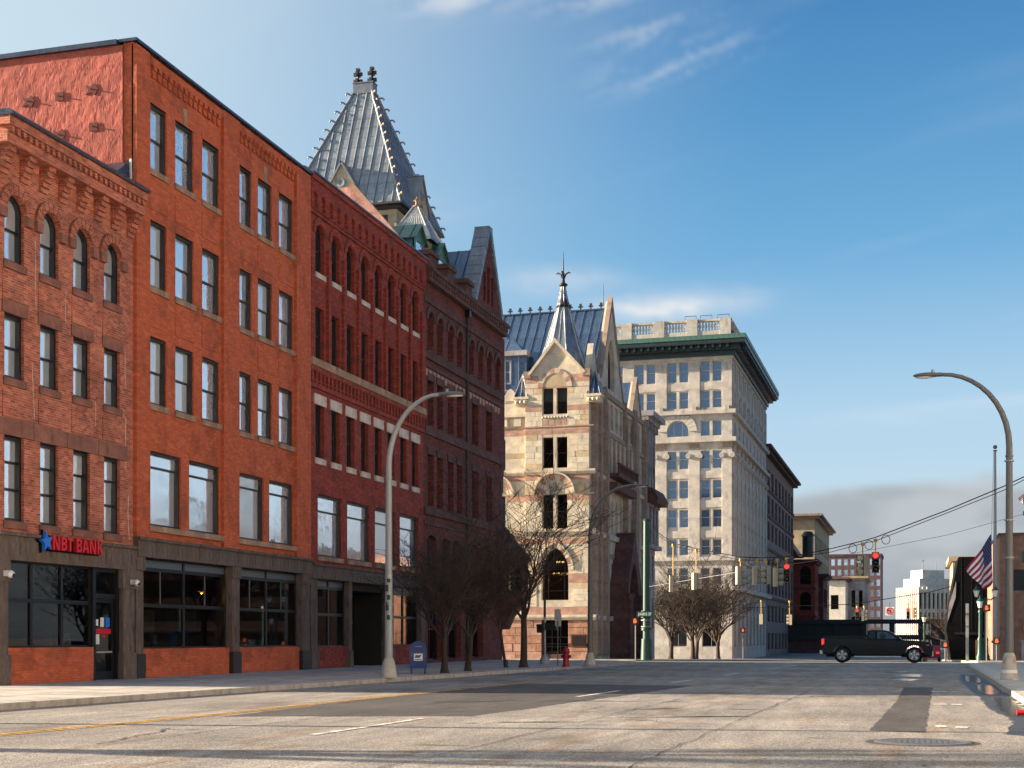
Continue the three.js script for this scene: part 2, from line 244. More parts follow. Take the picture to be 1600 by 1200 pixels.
// a window in an opening: frame, panes and sill; alike windows share their geometry
const winCache = new Map(), gvar = { glass_sky: true };                                     // panes differ: bare glass, drawn blinds
function win(parent, x0, x1, y0, y1, kind = 0, o = {}, z = 0) {
  const w = x1 - x0, h = y1 - y0, key = [w.toFixed(2), h.toFixed(2), kind, JSON.stringify(o)].join();
  let proto = winCache.get(key);
  if (!proto) {
    proto = new THREE.Group(); proto.name = 'window';
    const rec = o.rec ?? 0.16, fw = o.fw ?? 0.075, rails = [0, ...(o.rails ?? [0.5]), 1], mull = [0, ...(o.mull ?? []), 1], gl = o.glass ?? 'glass_sky';
    const zf = -rec, fr = [ext(outline(0, w, 0, h, kind), zf - 0.09, zf + (o.liner ?? 0), [outline(fw, w - fw, fw, h - fw, kind)])];
    for (let i = 1; i < rails.length - 1; i++) fr.push(bx(fw - 0.01, w - fw + 0.01, rails[i] * h - 0.035, rails[i] * h + 0.035, zf - 0.08, zf - 0.012));
    for (let i = 1; i < mull.length - 1; i++) fr.push(bx(mull[i] * w - (o.mw ?? 0.035), mull[i] * w + (o.mw ?? 0.035), fw - 0.01, (kind === 'p' ? 0.8 : kind ? 0.92 : 1) * h - fw + 0.01, zf - 0.075, zf - 0.006));
    part(proto, 'frame', fr, o.frame ?? 'frame_dark');
    for (let i = 0; i < rails.length - 1; i++) {
      const a = i ? rails[i] * h + 0.02 : fw * 0.5, b = i === rails.length - 2 ? h - fw * 0.5 : rails[i + 1] * h - 0.02, top = i === rails.length - 2, zz = zf - 0.06 + (top ? 0.018 : -0.006);
      const gm = Array.isArray(gl) ? gl[Math.min(i, gl.length - 1)] : gl;
      if (top && kind) part(proto, 'pane', ext(outline(fw * 0.5, w - fw * 0.5, a, b, kind), zz - 0.008, zz), gm);
      else for (let k = 0; k < mull.length - 1; k++) part(proto, 'pane', bx(mull[k] * w + (k ? 0.02 : fw * 0.5), mull[k + 1] * w - (k === mull.length - 2 ? fw * 0.5 : 0.02), a, b, zz - 0.008, zz), gm);
    }
    if (o.sill) part(proto, 'sill', bx(-0.08, w + 0.08, -(o.sillH ?? 0.18), 0, -rec - 0.02, o.sillP ?? 0.09), o.sill);
    if (o.lintel) part(proto, 'lintel', bx(-(o.lintelX ?? 0.12), w + (o.lintelX ?? 0.12), h, h + (o.lintelH ?? 0.35), -0.2, 0.05), o.lintel);
    winCache.set(key, proto);
  }
  const g = proto.clone(); if (gvar[o.glass ?? 'glass_sky']) { const q = rnd(), m = q < 0.66 ? null : M[q < 0.92 ? 'glass_sky_b' : 'glass_sky_c']; if (m) for (const c of g.children) if (c.name === 'pane' && rnd() < 0.8) c.material = m; } g.position.set(x0, y0, z); parent.add(g); return g;
}
const gy = (s) => s < 85 ? 0 : s < 200 ? -(s - 85) * 0.0145 : -1.67;   // the street falls gently beyond the crossing

// ---------------------------------------------------------------- ground, road, pavements (plans are in x and s = distance along the street)
const plan = (pts, y0, y1, slope = false) => { const g = ext(pts, y0, y1).rotateX(-Math.PI / 2); if (slope) { const p = g.attributes.position; for (let i = 0; i < p.count; i++) p.setY(i, p.getY(i) + gy(-p.getZ(i))); g.computeVertexNormals(); } return g; };
const sheet = (pts, y) => { const g = uvm(new THREE.ShapeGeometry(shape(pts))).rotateX(-Math.PI / 2); g.translate(0, y, 0); const p = g.attributes.position; for (let i = 0; i < p.count; i++) p.setY(i, p.getY(i) + gy(-p.getZ(i))); return g; };
function jag(pts, amp, step) { const out = []; for (let i = 0; i < pts.length; i++) { const a = pts[i], b = pts[(i + 1) % pts.length], L = Math.hypot(b[0] - a[0], b[1] - a[1]), n = Math.max(1, Math.round(L / step)); for (let k = 0; k < n; k++) { const t = k / n; out.push([mix(a[0], b[0], t) + rr(-amp, amp), mix(a[1], b[1], t) + rr(-amp, amp)]); } } return out; }
{
  const g = []; for (const [a, b] of [[-600, 85], [85, 200], [200, 4000]]) g.push(poly([[-2500, gy(a), -a], [2500, gy(a), -a], [2500, gy(b), -b], [-2500, gy(b), -b]], [[0, 1, 2, 3]]));
  structure('road', g, 'asphalt');
}
const kerbL = (s) => -18.1 + 0.061 * (s - 25);
{ // the pavement on the left, its kerb, and the crossing street's corner
  const edge = []; for (let s = -30; s <= 74; s += 4) edge.push([kerbL(s), s]);
  const c0 = kerbL(76); for (let i = 0; i <= 8; i++) { const t = i / 8 * Math.PI / 2; edge.push([c0 - 5 + 5 * Math.cos(t), 77 + 5 * Math.sin(t)]); }
  edge.push([-70, 82]);
  const inner = edge.map(([x, s], i) => i > 26 + 0 && s > 76 ? [x - 0.17 * Math.max(0, (x - (c0 - 5)) / 5), s - 0.17 * Math.min(1, (s - 77) / 5 + 0.001)] : [x - 0.17, s]);
  const pv = structure('pavement', plan([...inner, [-70, 33.9], [-70, -30]], -0.05, 0.112), 'concrete');
  for (let s = 18; s < 75.5; s += 1.62) { const cut = [-25.4, -23.7, -22.0, -20.3]; const ke = (q) => Math.min(kerbL(q), kerbL(76)) - 0.19; const n = 4 + Math.max(0, Math.round((ke(s) + 20.3) / 1.7)); for (let k = 0; k < n; k++) { const a = (q) => (k < 4 ? cut[k] : mix(-18.6, ke(q), (k - 4) / (n - 4))), e = (q) => (k < 3 ? cut[k + 1] : k === 3 ? -18.6 : mix(-18.6, ke(q), (k - 3) / (n - 4))), s1 = s + 1.61; part(pv, 'paving_slab', plan([[a(s) + 0.007, s], [e(s) - 0.007, s], [e(s1) - 0.007, s1], [a(s1) + 0.007, s1]], 0.09, 0.136 + rr(-0.004, 0.004)), rnd() < 0.3 ? 'concrete_b' : 'concrete'); } }
  structure('kerb', plan([...edge, ...inner.slice().reverse()], -0.06, 0.142), 'kerb_stone');
  // right-hand pavement
  const er = []; for (let s = -30; s <= 76; s += 4) er.push([2.35 + 0.0045 * (s - 34) * (s > 34 ? 1 : 0), s]); er.push([2.9, 79], [4.2, 81.5], [7, 82.5], [80, 82.5]);
  const ir = er.map(([x, s], i) => (s > 78 ? [x + 0.13, s - 0.17] : [x + 0.17, s]));
  structure('pavement', plan([...ir.slice().reverse(), [80.2, -30].map((q, i) => (i ? -30 : 80))].reverse().reverse(), -0.05, 0.138), 'concrete');
  structure('kerb', plan([...er, ...ir.slice().reverse()], -0.06, 0.142), 'kerb_stone');
  // beyond the crossing
  const far = [[-70, 103], [-20, 103], [-17.2, 104], [-16.4, 107], [-15, 139], [-13, 195], [-70, 195]];
  structure('pavement', plan(far, -0.05, 0.138, true), 'concrete');
  structure('pavement', plan([[4.2, 103], [70, 103], [70, 195], [3.4, 195], [3.4, 106]], -0.05, 0.138, true), 'concrete');
}
{ // marks and repairs on the road
  structure('asphalt_patch', sheet(jag([[-12.6, 24.1], [-8.1, 25.6], [-7.4, 34], [-6.6, 43.5], [-12.6, 44], [-12.9, 35.3]], 0.06, 0.5), 0.004), 'asphalt_new');
  structure('asphalt_patch', sheet(jag([[-0.72, 23.4], [0.15, 23.08], [0.3, 33], [0.52, 44.1], [-0.33, 43.9], [-0.42, 34]], 0.025, 0.35), 0.004), 'asphalt_new');
  const line = (a, b, w, m) => { const d = [b[0] - a[0], b[1] - a[1]], L = Math.hypot(...d), n = [d[1] / L * w / 2, -d[0] / L * w / 2]; structure('road_marking', sheet(jag([[a[0] - n[0], a[1] - n[1]], [a[0] + n[0], a[1] + n[1]], [b[0] + n[0], b[1] + n[1]], [b[0] - n[0], b[1] - n[1]]], 0.012, 0.3), 0.008), m); };
  for (const [a, b] of [[[-8.9, 19.9], [-8.75, 24.6]], [[-8.2, 34.6], [-7.98, 38.9]], [[-7.75, 46.3], [-7.55, 49.4]], [[-7.27, 56], [-7.1, 59.3]], [[-6.6, 69], [-6.1, 77.5]]]) line(a, b, 0.14, 'white_paint');
  for (const d of [-0.1, 0.1]) for (const [a, b] of [[[-14.3, 8], [-13.5, 18.7]], [[-13.5, 18.75], [-13.05, 24]], [[-13.05, 24.05], [-12.97, 31]], [[-12.97, 31.1], [-12.6, 39]], [[-12.55, 39.3], [-12.2, 48]], [[-12.15, 48.4], [-10.6, 74]]]) line([a[0] + d, a[1]], [b[0] + d, b[1]], 0.1, 'yellow_paint');
  for (const [x0, x1, s] of [[0.42, 0.81, 40.5], [0.97, 1.14, 40.4], [0.41, 0.69, 32.8], [0.77, 1.0, 32.75], [0.33, 0.52, 24.6], [0.66, 0.86, 24.4]]) structure('road_marking', sheet(jag([[x0, s], [x1, s - 0.05], [x1, s + 0.35], [x0, s + 0.4]], 0.035, 0.07), 0.008), 'white_paint');
  const stop = [[-6, 79.4], [2.2, 79.4], [2.2, 79.9], [-6, 79.9]]; structure('road_marking', sheet(jag(stop, 0.015, 0.4), 0.008), 'white_paint');
  // cracks sealed with tar
  const crack = (pts, w) => { const l = [], r = []; for (let i = 0; i < pts.length - 1; i++) for (let k = 0; k < 7; k++) { const t = k / 7, x = mix(pts[i][0], pts[i + 1][0], t) + rr(-0.05, 0.05), s = mix(pts[i][1], pts[i + 1][1], t) + rr(-0.05, 0.05), q = w * rr(0.4, 1); l.push([x - q, s - q * 0.3]); r.push([x + q, s + q * 0.3]); } structure('road_crack', sheet([...l, ...r.reverse()], 0.009), 'tar'); };
  crack([[-11.0, 17.4], [-11.3, 18.6], [-11.45, 19.8], [-11.9, 20.8]], 0.025); crack([[-11.9, 20.5], [-11.4, 20.45], [-10.9, 20.6]], 0.03); crack([[-8.66, 14.35], [-8.6, 15.7], [-8.64, 16.9], [-8.0, 18.2]], 0.012); crack([[-5.2, 14.2], [-4.2, 14.6], [-2.6, 14.4]], 0.01);
  crack([[-4.5, 24.4], [-3, 24.2], [-1, 24.35], [1.4, 24.0]], 0.014); crack([[-6, 29.6], [-3.5, 29.4], [-0.7, 29.8]], 0.014); crack([[-1.6, 21.4], [-0.6, 21.3], [0.4, 21.2], [2.3, 21.0]], 0.03);
  for (let k = 0; k < 26; k++) { let x = rr(-13, 2), s = rr(13, 40), a = rnd() < 0.6 ? rr(-0.25, 0.25) : rr(1.2, 1.8); const p = [[x, s]]; for (let i = 0, n = 3 + Math.floor(rnd() * 5); i < n; i++) { a += rr(-0.5, 0.5); x += Math.cos(a) * rr(0.4, 1.1); s += Math.sin(a) * rr(0.4, 1.1); p.push([Math.min(2.2, x), s]); } crack(p, rr(0.006, 0.02)); }
  for (const [x0, x1, a, b] of [[-11.1, -10.2, 14, 36], [-5.9, -4.9, 13, 78], [-3.2, -2.6, 13, 60]]) { const p = []; for (let k = 0; k <= 12; k++) p.push([mix(x0, x1, k / 12) + rr(-0.04, 0.04), mix(a, b, k / 12)]); crack(p, 0.014); }
  // wet gutter with standing water
  structure('wet_patch', sheet(jag([[1.35, 23], [1.75, 22.6], [2.32, 23], [2.33, 40], [2.4, 60], [1.75, 60], [1.5, 52], [1.55, 39], [1.5, 31], [1.7, 27]], 0.05, 0.35), 0.005), 'wet_asphalt');
  for (const p of [[[1.7, 24.2], [2.2, 23.6], [2.28, 25.6], [2.0, 26]], [[1.75, 28.4], [2.2, 28], [2.28, 36], [1.9, 37.5], [1.7, 33]], [[1.7, 39], [2.2, 38.6], [2.3, 46], [1.8, 47]], [[1.65, 49.5], [2.2, 49], [2.3, 57], [1.8, 58]], [[-0.95, 50.6], [-0.1, 50.2], [0.1, 52.5], [-0.5, 53]], [[-0.8, 56], [0.2, 55.5], [0.35, 59], [-0.6, 60]], [[-1.4, 62.5], [-0.4, 62], [0.2, 64], [-1, 65]]]) structure('puddle', sheet(jag(p, 0.07, 0.22), 0.01), 'puddle');
}
{ // iron access cover in the road
  const t = thing('manhole_cover', 'round iron access cover set in broken asphalt of the road', 'manhole', [0.1, 0, -20.95]);
  part(t, 'collar', lathe([[0.0, 0.004], [0.78, 0.004], [0.8, 0.001]], 30), 'asphalt_new');
  part(t, 'frame', lathe([[0.56, 0.006], [0.56, 0.018], [0.66, 0.018], [0.68, 0.006]], 36), 'steel_dark');
  const st = [lathe([[0, 0.014], [0.55, 0.014], [0.55, 0.004]], 36)]; for (let i = -6; i <= 6; i++) for (let j = -6; j <= 6; j++) if (i * i + j * j < 38) st.push(bx(i * 0.08 - 0.025, i * 0.08 + 0.025, 0.014, 0.021, j * 0.08 - 0.025, j * 0.08 + 0.025));
  part(t, 'lid', st, 'steel_dark');
}

// ---------------------------------------------------------------- street fronts on the left; local x runs along the street, z points at the road
const FONT = await new FontLoader().loadAsync('fonts/droid/droid_sans_bold.typeface.json');
const SERIF = await new FontLoader().loadAsync('fonts/droid/droid_serif_regular.typeface.json');
function letters(parent, text, size, depth, m, x, y, z, font = FONT, track = 1, sx = 1) {   // each character a part
  let cx = x; for (const ch of text) { const d = font.data.glyphs[ch] ?? font.data.glyphs['?'], adv = d.ha * size / font.data.resolution * track * sx; if (ch !== ' ') part(parent, 'letter', mv(uvm(new TextGeometry(ch, { font, size, depth, curveSegments: 4, bevelEnabled: false }).scale(sx, 1, 1)), cx, y, z), m); cx += adv; } return cx;
}
const prof = (pts, x0, x1) => ext(pts.map(([z, y]) => [-z, y]), x0, x1).rotateY(Math.PI / 2);   // a section in z, y drawn out along x
const front = (name, label, s0) => thing(name, label, 'building', [-25, 0, -s0], Math.PI / 2);
function shell(b, W, y1, D, m, o = {}) {                 // back, ends and roof of a building behind its front wall
  part(b, 'side_wall', bx(0, 0.3, 0, o.yl ?? y1, -D, -0.36), o.ml ?? m); part(b, 'side_wall', bx(W - 0.3, W, 0, o.yr ?? y1, -D, -0.36), m);
  part(b, 'back_wall', bx(0.31, W - 0.31, 0, y1, -D, -D + 0.3), m); part(b, 'roof', bx(0.31, W - 0.31, y1 - 0.9, y1 - 0.6, -D + 0.31, -0.37), 'tar');
  part(b, 'floor', bx(0.31, W - 0.31, 4.0, 4.2, -D + 0.31, -0.4), 'interior');
}
function shopBay(b, x0, x1, y0, y1, o = {}) {            // shop glazing: grid of dark panes in a dark frame
  const g = sub(b, 'shop_window'), z = -(o.rec ?? 0.3), ys = o.ys ?? [0, 0.48, 0.88, 1], xs = o.xs ?? [0, 0.5, 1], fr = [], w = x1 - x0, h = y1 - y0, f = 0.06;
  for (const q of xs) { const c = x0 + q * w, a = Math.max(x0, c - f), e = Math.min(x1, c + f); fr.push(bx(a, e, y0, y1, z - 0.1, z)); }
  for (const q of ys) { const c = y0 + q * h, a = Math.max(y0, c - f), e = Math.min(y1, c + f); fr.push(bx(x0 + 0.005, x1 - 0.005, a, e, z - 0.095, z - 0.006)); }
  part(g, 'frame', fr, o.frame ?? 'frame_black');
  for (let i = 0; i < xs.length - 1; i++) for (let j = 0; j < ys.length - 1; j++) part(g, 'pane', bx(x0 + xs[i] * w + 0.02, x0 + xs[i + 1] * w - 0.02, y0 + ys[j] * h + 0.02, y0 + ys[j + 1] * h - 0.02, z - 0.06, z - 0.05), o.band && j === ys.length - 2 ? 'shade_panel' : 'glass_shop');
  if (o.bars) { const br = []; for (const q of o.bars) br.push(bx(x0 + q * w - 0.02, x0 + q * w + 0.02, y0 + ys[1] * h, y0 + ys[2] * h, z - 0.05, z - 0.02)); part(g, 'glazing_bar', br, 'steel_dark'); }
  // the room behind: partition, counter, a few things on the sill
  part(g, 'room', [bx(x0 - 0.1, x1 + 0.1, 0.1, 4.0, -4.6, -4.5), bx(x0 - 0.1, x1 + 0.1, 0.1, 0.2, -4.5, z - 0.25)], 'shop_wall'); part(g, 'counter', bx(x0 + 0.15 * w, x1 - 0.3 * w, 0.2, 1.25, -3.2, -2.5), 'wood');
  for (let k = 0; k < 4; k++) { const q = x0 + w * rr(0.05, 0.95); part(g, 'window_display', bx(q - rr(0.05, 0.2), q + rr(0.05, 0.25), y0 - 0.05, y0 + rr(0.15, 0.6), z - 0.6, z - 0.45), ['white_plastic', 'wood', 'pale_stone', 'blue_plastic'][k]); }
  for (let k = 0; k < 3; k++) { const q = x0 + w * (0.2 + 0.3 * k); part(g, 'wall_picture', bx(q - 0.4, q + 0.4, 1.7, 2.6, -4.5, -4.46), ['white_plastic', 'curtain', 'pale_stone'][k]); }
  return g;
}

{ // -- old brick house with round-arched top windows and bracketed cornice
  const S0 = 34.25, W = 41.54 - S0, b = front('arcaded_brick_building', 'four-storey orange brick building with round-arched top windows and bracketed brick cornice', S0), X = (s) => s - S0;
  const cols = [34.66, 36.37, 38.08, 39.8].map(X), w = 0.92, ho = [];
  for (const x of cols) ho.push(outline(x, x + w, 4.85, 7.3), outline(x, x + w, 8.95, 10.8), outline(x, x + w, 12.3, 14.25, 'r'));
  part(b, 'wall', ext(rect(0, W, 4.5, 15.95), -0.35, 0, ho), 'brick_old');
  const wo = { rec: 0.2, liner: 0.1, fw: 0.09, frame: 'frame_black', sill: 'brown_trim', sillH: 0.22, sillP: 0.06 };
  for (const x of cols) {
    win(b, x, x + w, 4.85, 7.3, 0, { ...wo, rails: [0.38, 0.7] });
    win(b, x, x + w, 8.95, 10.8, 0, { ...wo, lintel: 'brown_trim', lintelH: 0.36, lintelX: 0.14 });
    win(b, x, x + w, 12.3, 14.25, 'r', wo);
    part(b, 'lintel', bx(x - 0.38, x + w + 0.38, 7.3, 7.78, -0.3, 0.06), 'brown_trim');
    part(b, 'panel', bx(x - 0.1, x + w + 0.12, 11.2, 12.05, -0.02, 0.03), 'brick_old'); part(b, 'panel', bx(x - 0.1, x + w + 0.12, 7.82, 8.6, -0.02, 0.03), 'brick_old');
    const hood = sub(b, 'arch'), cy = 14.25 - w / 2, cx = x + w / 2;                                   // hood of separate voussoirs
    for (let k = 0; k < 17; k++) { const a0 = Math.PI * k / 17 + 0.012, a1 = Math.PI * (k + 1) / 17 - 0.012, r0 = w / 2 + 0.005, r1 = w / 2 + 0.3; part(hood, 'voussoir', ext([[cx + r0 * Math.cos(a0), cy + r0 * Math.sin(a0)], [cx + r1 * Math.cos(a0), cy + r1 * Math.sin(a0)], [cx + r1 * Math.cos(a1), cy + r1 * Math.sin(a1)], [cx + r0 * Math.cos(a1), cy + r0 * Math.sin(a1)]], -0.05, 0.1 + 0.015 * (k % 2)), 'brick_old'); }
    for (const d of [-1, 1]) part(hood, 'impost', bx(cx + d * (w / 2 + 0.16) - 0.15, cx + d * (w / 2 + 0.16) + 0.15, cy - 0.3, cy - 0.01, -0.05, 0.13), 'brown_trim');
  }
  // cornice: brackets, dentils, coping
  const nb = 8; for (let i = 0; i < nb; i++) { const x = 0.12 + i * (W - 0.55) / (nb - 1), k = sub(b, 'bracket'); for (let j = 0; j < 5; j++) part(k, 'brick_course', bx(x + 0.004 * j, x + 0.36 - 0.004 * j, 14.72 + j * 0.15, 14.72 + (j + 1) * 0.15 - 0.012, -0.02, 0.08 + j * 0.07), 'brick_old'); }
  part(b, 'cornice', [bx(-0.1, W - 0.02, 15.47, 15.75, -0.02, 0.46), bx(-0.12, W - 0.015, 15.95, 16.2, -0.02, 0.56)], 'brick_old');
  part(b, 'cornice_backing', bx(0, W - 0.03, 15.75, 15.95, -0.02, 0.4), 'brick_old');
  for (let i = 0; i < 26; i++) part(b, 'dentil', bx(0.02 + i * 0.28, 0.16 + i * 0.28, 15.76, 15.94, 0.39, 0.52), 'brick_old');
  part(b, 'coping', prof([[-0.45, 16.2], [0.66, 16.2], [0.68, 16.27], [0.58, 16.36], [-0.45, 16.4]], -0.15, W), 'blue_cap');
  // ground floor: piers, entablature, shop glass, door
  part(b, 'pier', bx(-0.02, 0.42, 0.1, 3.72, -0.35, 0.12), 'brownstone'); part(b, 'pier', bx(X(40.72), W - 0.12, 0.1, 3.72, -0.35, 0.12), 'brownstone');
  for (const [x, e] of [[0.42, 0], [W - 0.12, 1]]) { const x0 = e ? X(40.72) - 0.06 : -0.08, x1 = e ? W - 0.06 : 0.48; part(b, 'pier_base', bx(x0, x1, 0.1, 1.0, -0.35, 0.18), 'brownstone'); part(b, 'capital', bx(x0, x1, 3.1, 3.72, -0.36, 0.16), 'brownstone'); }
  part(b, 'entablature', [bx(-0.05, W - 0.003, 3.72, 4.42, -0.4, 0.16), bx(-0.08, W - 0.003, 4.42, 4.52, -0.4, 0.24)], 'brownstone');
  part(b, 'stall_riser', bx(0.42, X(39.2), 0.1, 1.2, -0.3, 0.0), 'brick_orange');
  shopBay(b, 0.42, X(39.2), 1.2, 3.72, { xs: [0, 0.32, 0.66, 1], ys: [0, 0.55, 1], rec: 0.12 });
  const fr = [bx(X(39.2), X(39.36), 0.12, 3.72, -0.6, -0.38), bx(X(40.56), X(40.72), 0.12, 3.72, -0.6, -0.38), bx(X(39.36), X(40.56), 2.75, 2.9, -0.6, -0.42), bx(X(39.36), X(40.56), 3.6, 3.72, -0.6, -0.4)];
  const d = sub(b, 'door'); d.position.z = 0.36; part(d, 'door_frame', fr, 'frame_black'); part(d, 'transom_pane', bx(X(39.36), X(40.56), 2.9, 3.6, -0.52, -0.5), 'glass_dark');
  part(d, 'door_leaf', ext(rect(X(39.37), X(40.55), 0.15, 2.74), -0.55, -0.49, [rect(X(39.47), X(40.45), 0.4, 2.62)]), 'frame_black'); part(d, 'pane', bx(X(39.46), X(40.46), 0.39, 2.63, -0.53, -0.515), 'glass_dark');
  part(d, 'push_bar', bx(X(39.5), X(40.42), 1.0, 1.06, -0.5, -0.45), 'steel');
  const stick = (x0, x1, y0, y1, m) => part(d, 'notice', bx(x0, x1, y0, y1, -0.515, -0.508), m);
  stick(X(39.5), X(40.44), 1.62, 1.78, 'red_plastic'); stick(X(39.52), X(39.7), 1.88, 2.08, 'white_plastic'); stick(X(39.82), X(40.02), 1.84, 2.14, 'white_plastic'); stick(X(40.12), X(40.36), 1.84, 2.14, 'blue_plastic'); stick(X(39.56), X(39.76), 1.28, 1.6, 'white_plastic'); stick(X(39.9), X(40.12), 1.5, 1.58, 'red_plastic');
  // lime washed out of the joints
  const run = (x, y0, y1, w) => { const l = [], r = []; for (let y = y1; y > y0; y -= rr(0.08, 0.16)) { x += rr(-0.02, 0.02); const q = w * rr(0.25, 1); l.push([x - q, y]); r.push([x + q, y]); } part(b, 'lime_run', ext([...l, ...r.reverse()], -0.01, 0.004), 'lime'); };
  run(W - 0.42, 7.0, 8.7, 0.022); run(W - 0.3, 4.7, 6.2, 0.02); run(X(37.7), 11.0, 12.1, 0.012); run(X(35.95), 7.9, 9.6, 0.014); run(X(36.1), 11.1, 13.2, 0.01); run(W - 0.5, 9.6, 10.9, 0.014); run(X(39.3), 8.2, 9.0, 0.012);
  shell(b, W, 16.25, 14, 'brick_old');
}
{ // the bank sign
  const t = thing('shop_sign', 'red letters reading NBT BANK beside a blue star above the shop window', 'sign', [-24.84, 4.05, -36.0], Math.PI / 2);
  part(t, 'backing', bx(0.05, 3.15, 0.02, 0.5, 0, 0.07), 'black_metal');
  const st = []; for (let i = 0; i < 10; i++) { const a = Math.PI / 2 + i * Math.PI / 5 + 0.2, r = i % 2 ? 0.13 : 0.31; st.push([0.2 + r * Math.cos(a), 0.28 + r * Math.sin(a)]); }
  part(t, 'star_backing', ext(st.map(([x, y]) => [0.2 + (x - 0.2) * 1.18, 0.28 + (y - 0.28) * 1.18]), 0.02, 0.1), 'black_metal'); part(t, 'star', ext(st, 0.1, 0.2), 'blue_plastic');
  letters(t, 'NBT BANK', 0.42, 0.12, 'red_plastic', 0.46, 0.06, 0.075, FONT, 0.98, 0.96);
}
for (const [s, tx] of [[34.45, 'end pier'], [41.15, 'door pier']]) { const t = thing('security_camera', `small white dome camera on the ${tx} of the shopfront`, 'camera', [-24.84, 3.3, -s], Math.PI / 2, 'shopfront cameras'); part(t, 'bracket', bx(-0.06, 0.06, -0.06, 0.1, 0, 0.12), 'white_plastic'); part(t, 'dome', uvm(new THREE.SphereGeometry(0.11, 12, 8).translate(0, 0, 0.2)), 'white_plastic'); part(t, 'lens', uvm(new THREE.SphereGeometry(0.06, 10, 6).translate(0, -0.03, 0.27)), 'lens_off'); }

{ // -- five-storey orange brick block
  const S0 = 41.54, W = 14.06, b = front('orange_brick_building', 'five-storey orange brick block with paired wide windows over dark shopfronts', S0), X = (s) => s - S0, ho = [];
  const nw = [[42.47, 43.72], [44.32, 45.62], [46.26, 47.58], [49.04, 50.24], [50.79, 52.06], [52.71, 54.06]].map((p) => p.map(X)), ww = [[42.47, 44.72], [45.3, 47.58], [49.04, 51.3], [51.8, 54.06]].map((p) => p.map(X));
  const rows = [[9.45, 11.75], [13.45, 15.72], [17.45, 19.7]];
  for (const [a, c] of nw) for (const [y0, y1] of rows) ho.push(outline(a, c, y0, y1)); for (const [a, c] of ww) ho.push(outline(a, c, 5.3, 7.85));
  part(b, 'wall', ext(rect(0, W, 4.85, 21.3), -0.36, 0, ho), 'brick_orange');
  const wo = { rec: 0.17, liner: 0.1, fw: 0.085, frame: 'frame_dark', sill: 'sill_stone', sillH: 0.2, sillP: 0.07 };
  for (const [a, c] of nw) for (const [y0, y1] of rows) { win(b, a, c, y0, y1, 0, wo); part(b, 'soldier_course', bx(a - 0.05, c + 0.05, y1, y1 + 0.24, -0.3, 0.012), 'brick_orange'); }
  for (const [a, c] of ww) { win(b, a, c, 5.3, 7.85, 0, { ...wo, sill: undefined, rails: [0.8] }); part(b, 'soldier_course', bx(a - 0.05, c + 0.05, 7.85, 8.1, -0.3, 0.012), 'brick_orange'); }
  for (const [a, c] of [[42.4, 47.75], [48.95, 54.2]]) part(b, 'sill', bx(X(a), X(c), 5.1, 5.3, -0.26, 0.12), 'sill_stone');
  for (const [a, c] of [[0.0, X(42.42)], [X(47.7), X(48.96)], [X(54.16), W - 0.01]]) part(b, 'pilaster', bx(a, c, 4.86, 21.25, -0.05, 0.13), 'brick_orange');
  for (const k of [1, 4]) part(b, 'keystone', ext([[(nw[k][0] + nw[k][1]) / 2 - 0.1, 19.7], [(nw[k][0] + nw[k][1]) / 2 + 0.1, 19.7], [(nw[k][0] + nw[k][1]) / 2 + 0.15, 20.3], [(nw[k][0] + nw[k][1]) / 2 - 0.15, 20.3]], -0.05, 0.03), 'sill_stone');
  for (const [a, c] of [[42.6, 47.6], [49.1, 54.1]]) { const n = 14; for (let i = 0; i < n; i++) { const x = X(a) + (i + 0.2) * (c - a) / n; part(b, 'corbel', [bx(x, x + 0.2, 20.8, 20.95, -0.02, 0.12), bx(x, x + 0.2, 20.55, 20.795, -0.02, 0.07)], 'brick_orange'); } part(b, 'corbel_shelf', bx(X(a) - 0.1, X(c) + 0.1, 20.95, 21.2, -0.02, 0.12), 'brick_orange'); for (const [y0, y1] of [[12.0, 13.0], [16.0, 17.0]]) for (let k = 0; k < 3; k++) { const p = nw[(a > 48 ? 3 : 0) + k]; part(b, 'panel', bx(p[0] - 0.04, p[1] + 0.04, y0 + 0.1, y1, -0.03, 0.025), 'brick_orange'); } }
  part(b, 'coping', bx(-0.12, W, 21.3, 21.4, -0.5, 0.2), 'blue_cap');
  // ground floor
  part(b, 'entablature', [bx(0.002, W - 0.003, 4.2, 4.75, -0.4, 0.2), bx(-0.02, W - 0.003, 4.75, 4.86, -0.4, 0.28)], 'brownstone');
  for (const [a, c] of [[41.56, 42.02], [48.4, 49.02], [54.72, 55.54]]) { part(b, 'pier', bx(X(a), X(c), 0.1, 4.2, -0.35, 0.1), 'brownstone'); part(b, 'pier_base', bx(X(a) - 0.04, X(c) + 0.04, 0.1, 0.95, -0.36, 0.17), 'frame_dark'); part(b, 'capital', bx(X(a) - 0.05, X(c) + 0.05, 3.75, 4.198, -0.36, 0.16), 'brownstone'); }
  for (const [a, c] of [[42.02, 48.4], [49.02, 54.72]]) { part(b, 'stall_riser', bx(X(a), X(c), 0.1, 1.12, -0.3, 0.0), 'brick_orange'); shopBay(b, X(a), X(c), 1.12, 4.2, { band: true, bars: [0.25, 0.75], rec: 0.16 }); }
  shell(b, W, 21.25, 16, 'brick_orange', { ml: 'stucco' });
  // trowelled end wall above the neighbour's roof, with its iron anchors and coping
  const g = new THREE.PlaneGeometry(15.64, 6.2, 220, 90), p = g.attributes.position; for (let i = 0; i < p.count; i++) { const u = p.getX(i) / 16 + 0.5, v = p.getY(i) / 6.4 + 0.5; p.setZ(i, 0.035 * fbm(u * 3, v * 1.2, 6, 4) + 0.025 * fbm(u * 6, v * 2, 16, 3)); } g.computeVertexNormals();
  part(b, 'stucco_face', uvm(g).rotateY(-Math.PI / 2).translate(-0.035, 18.12, -8.18), 'stucco');
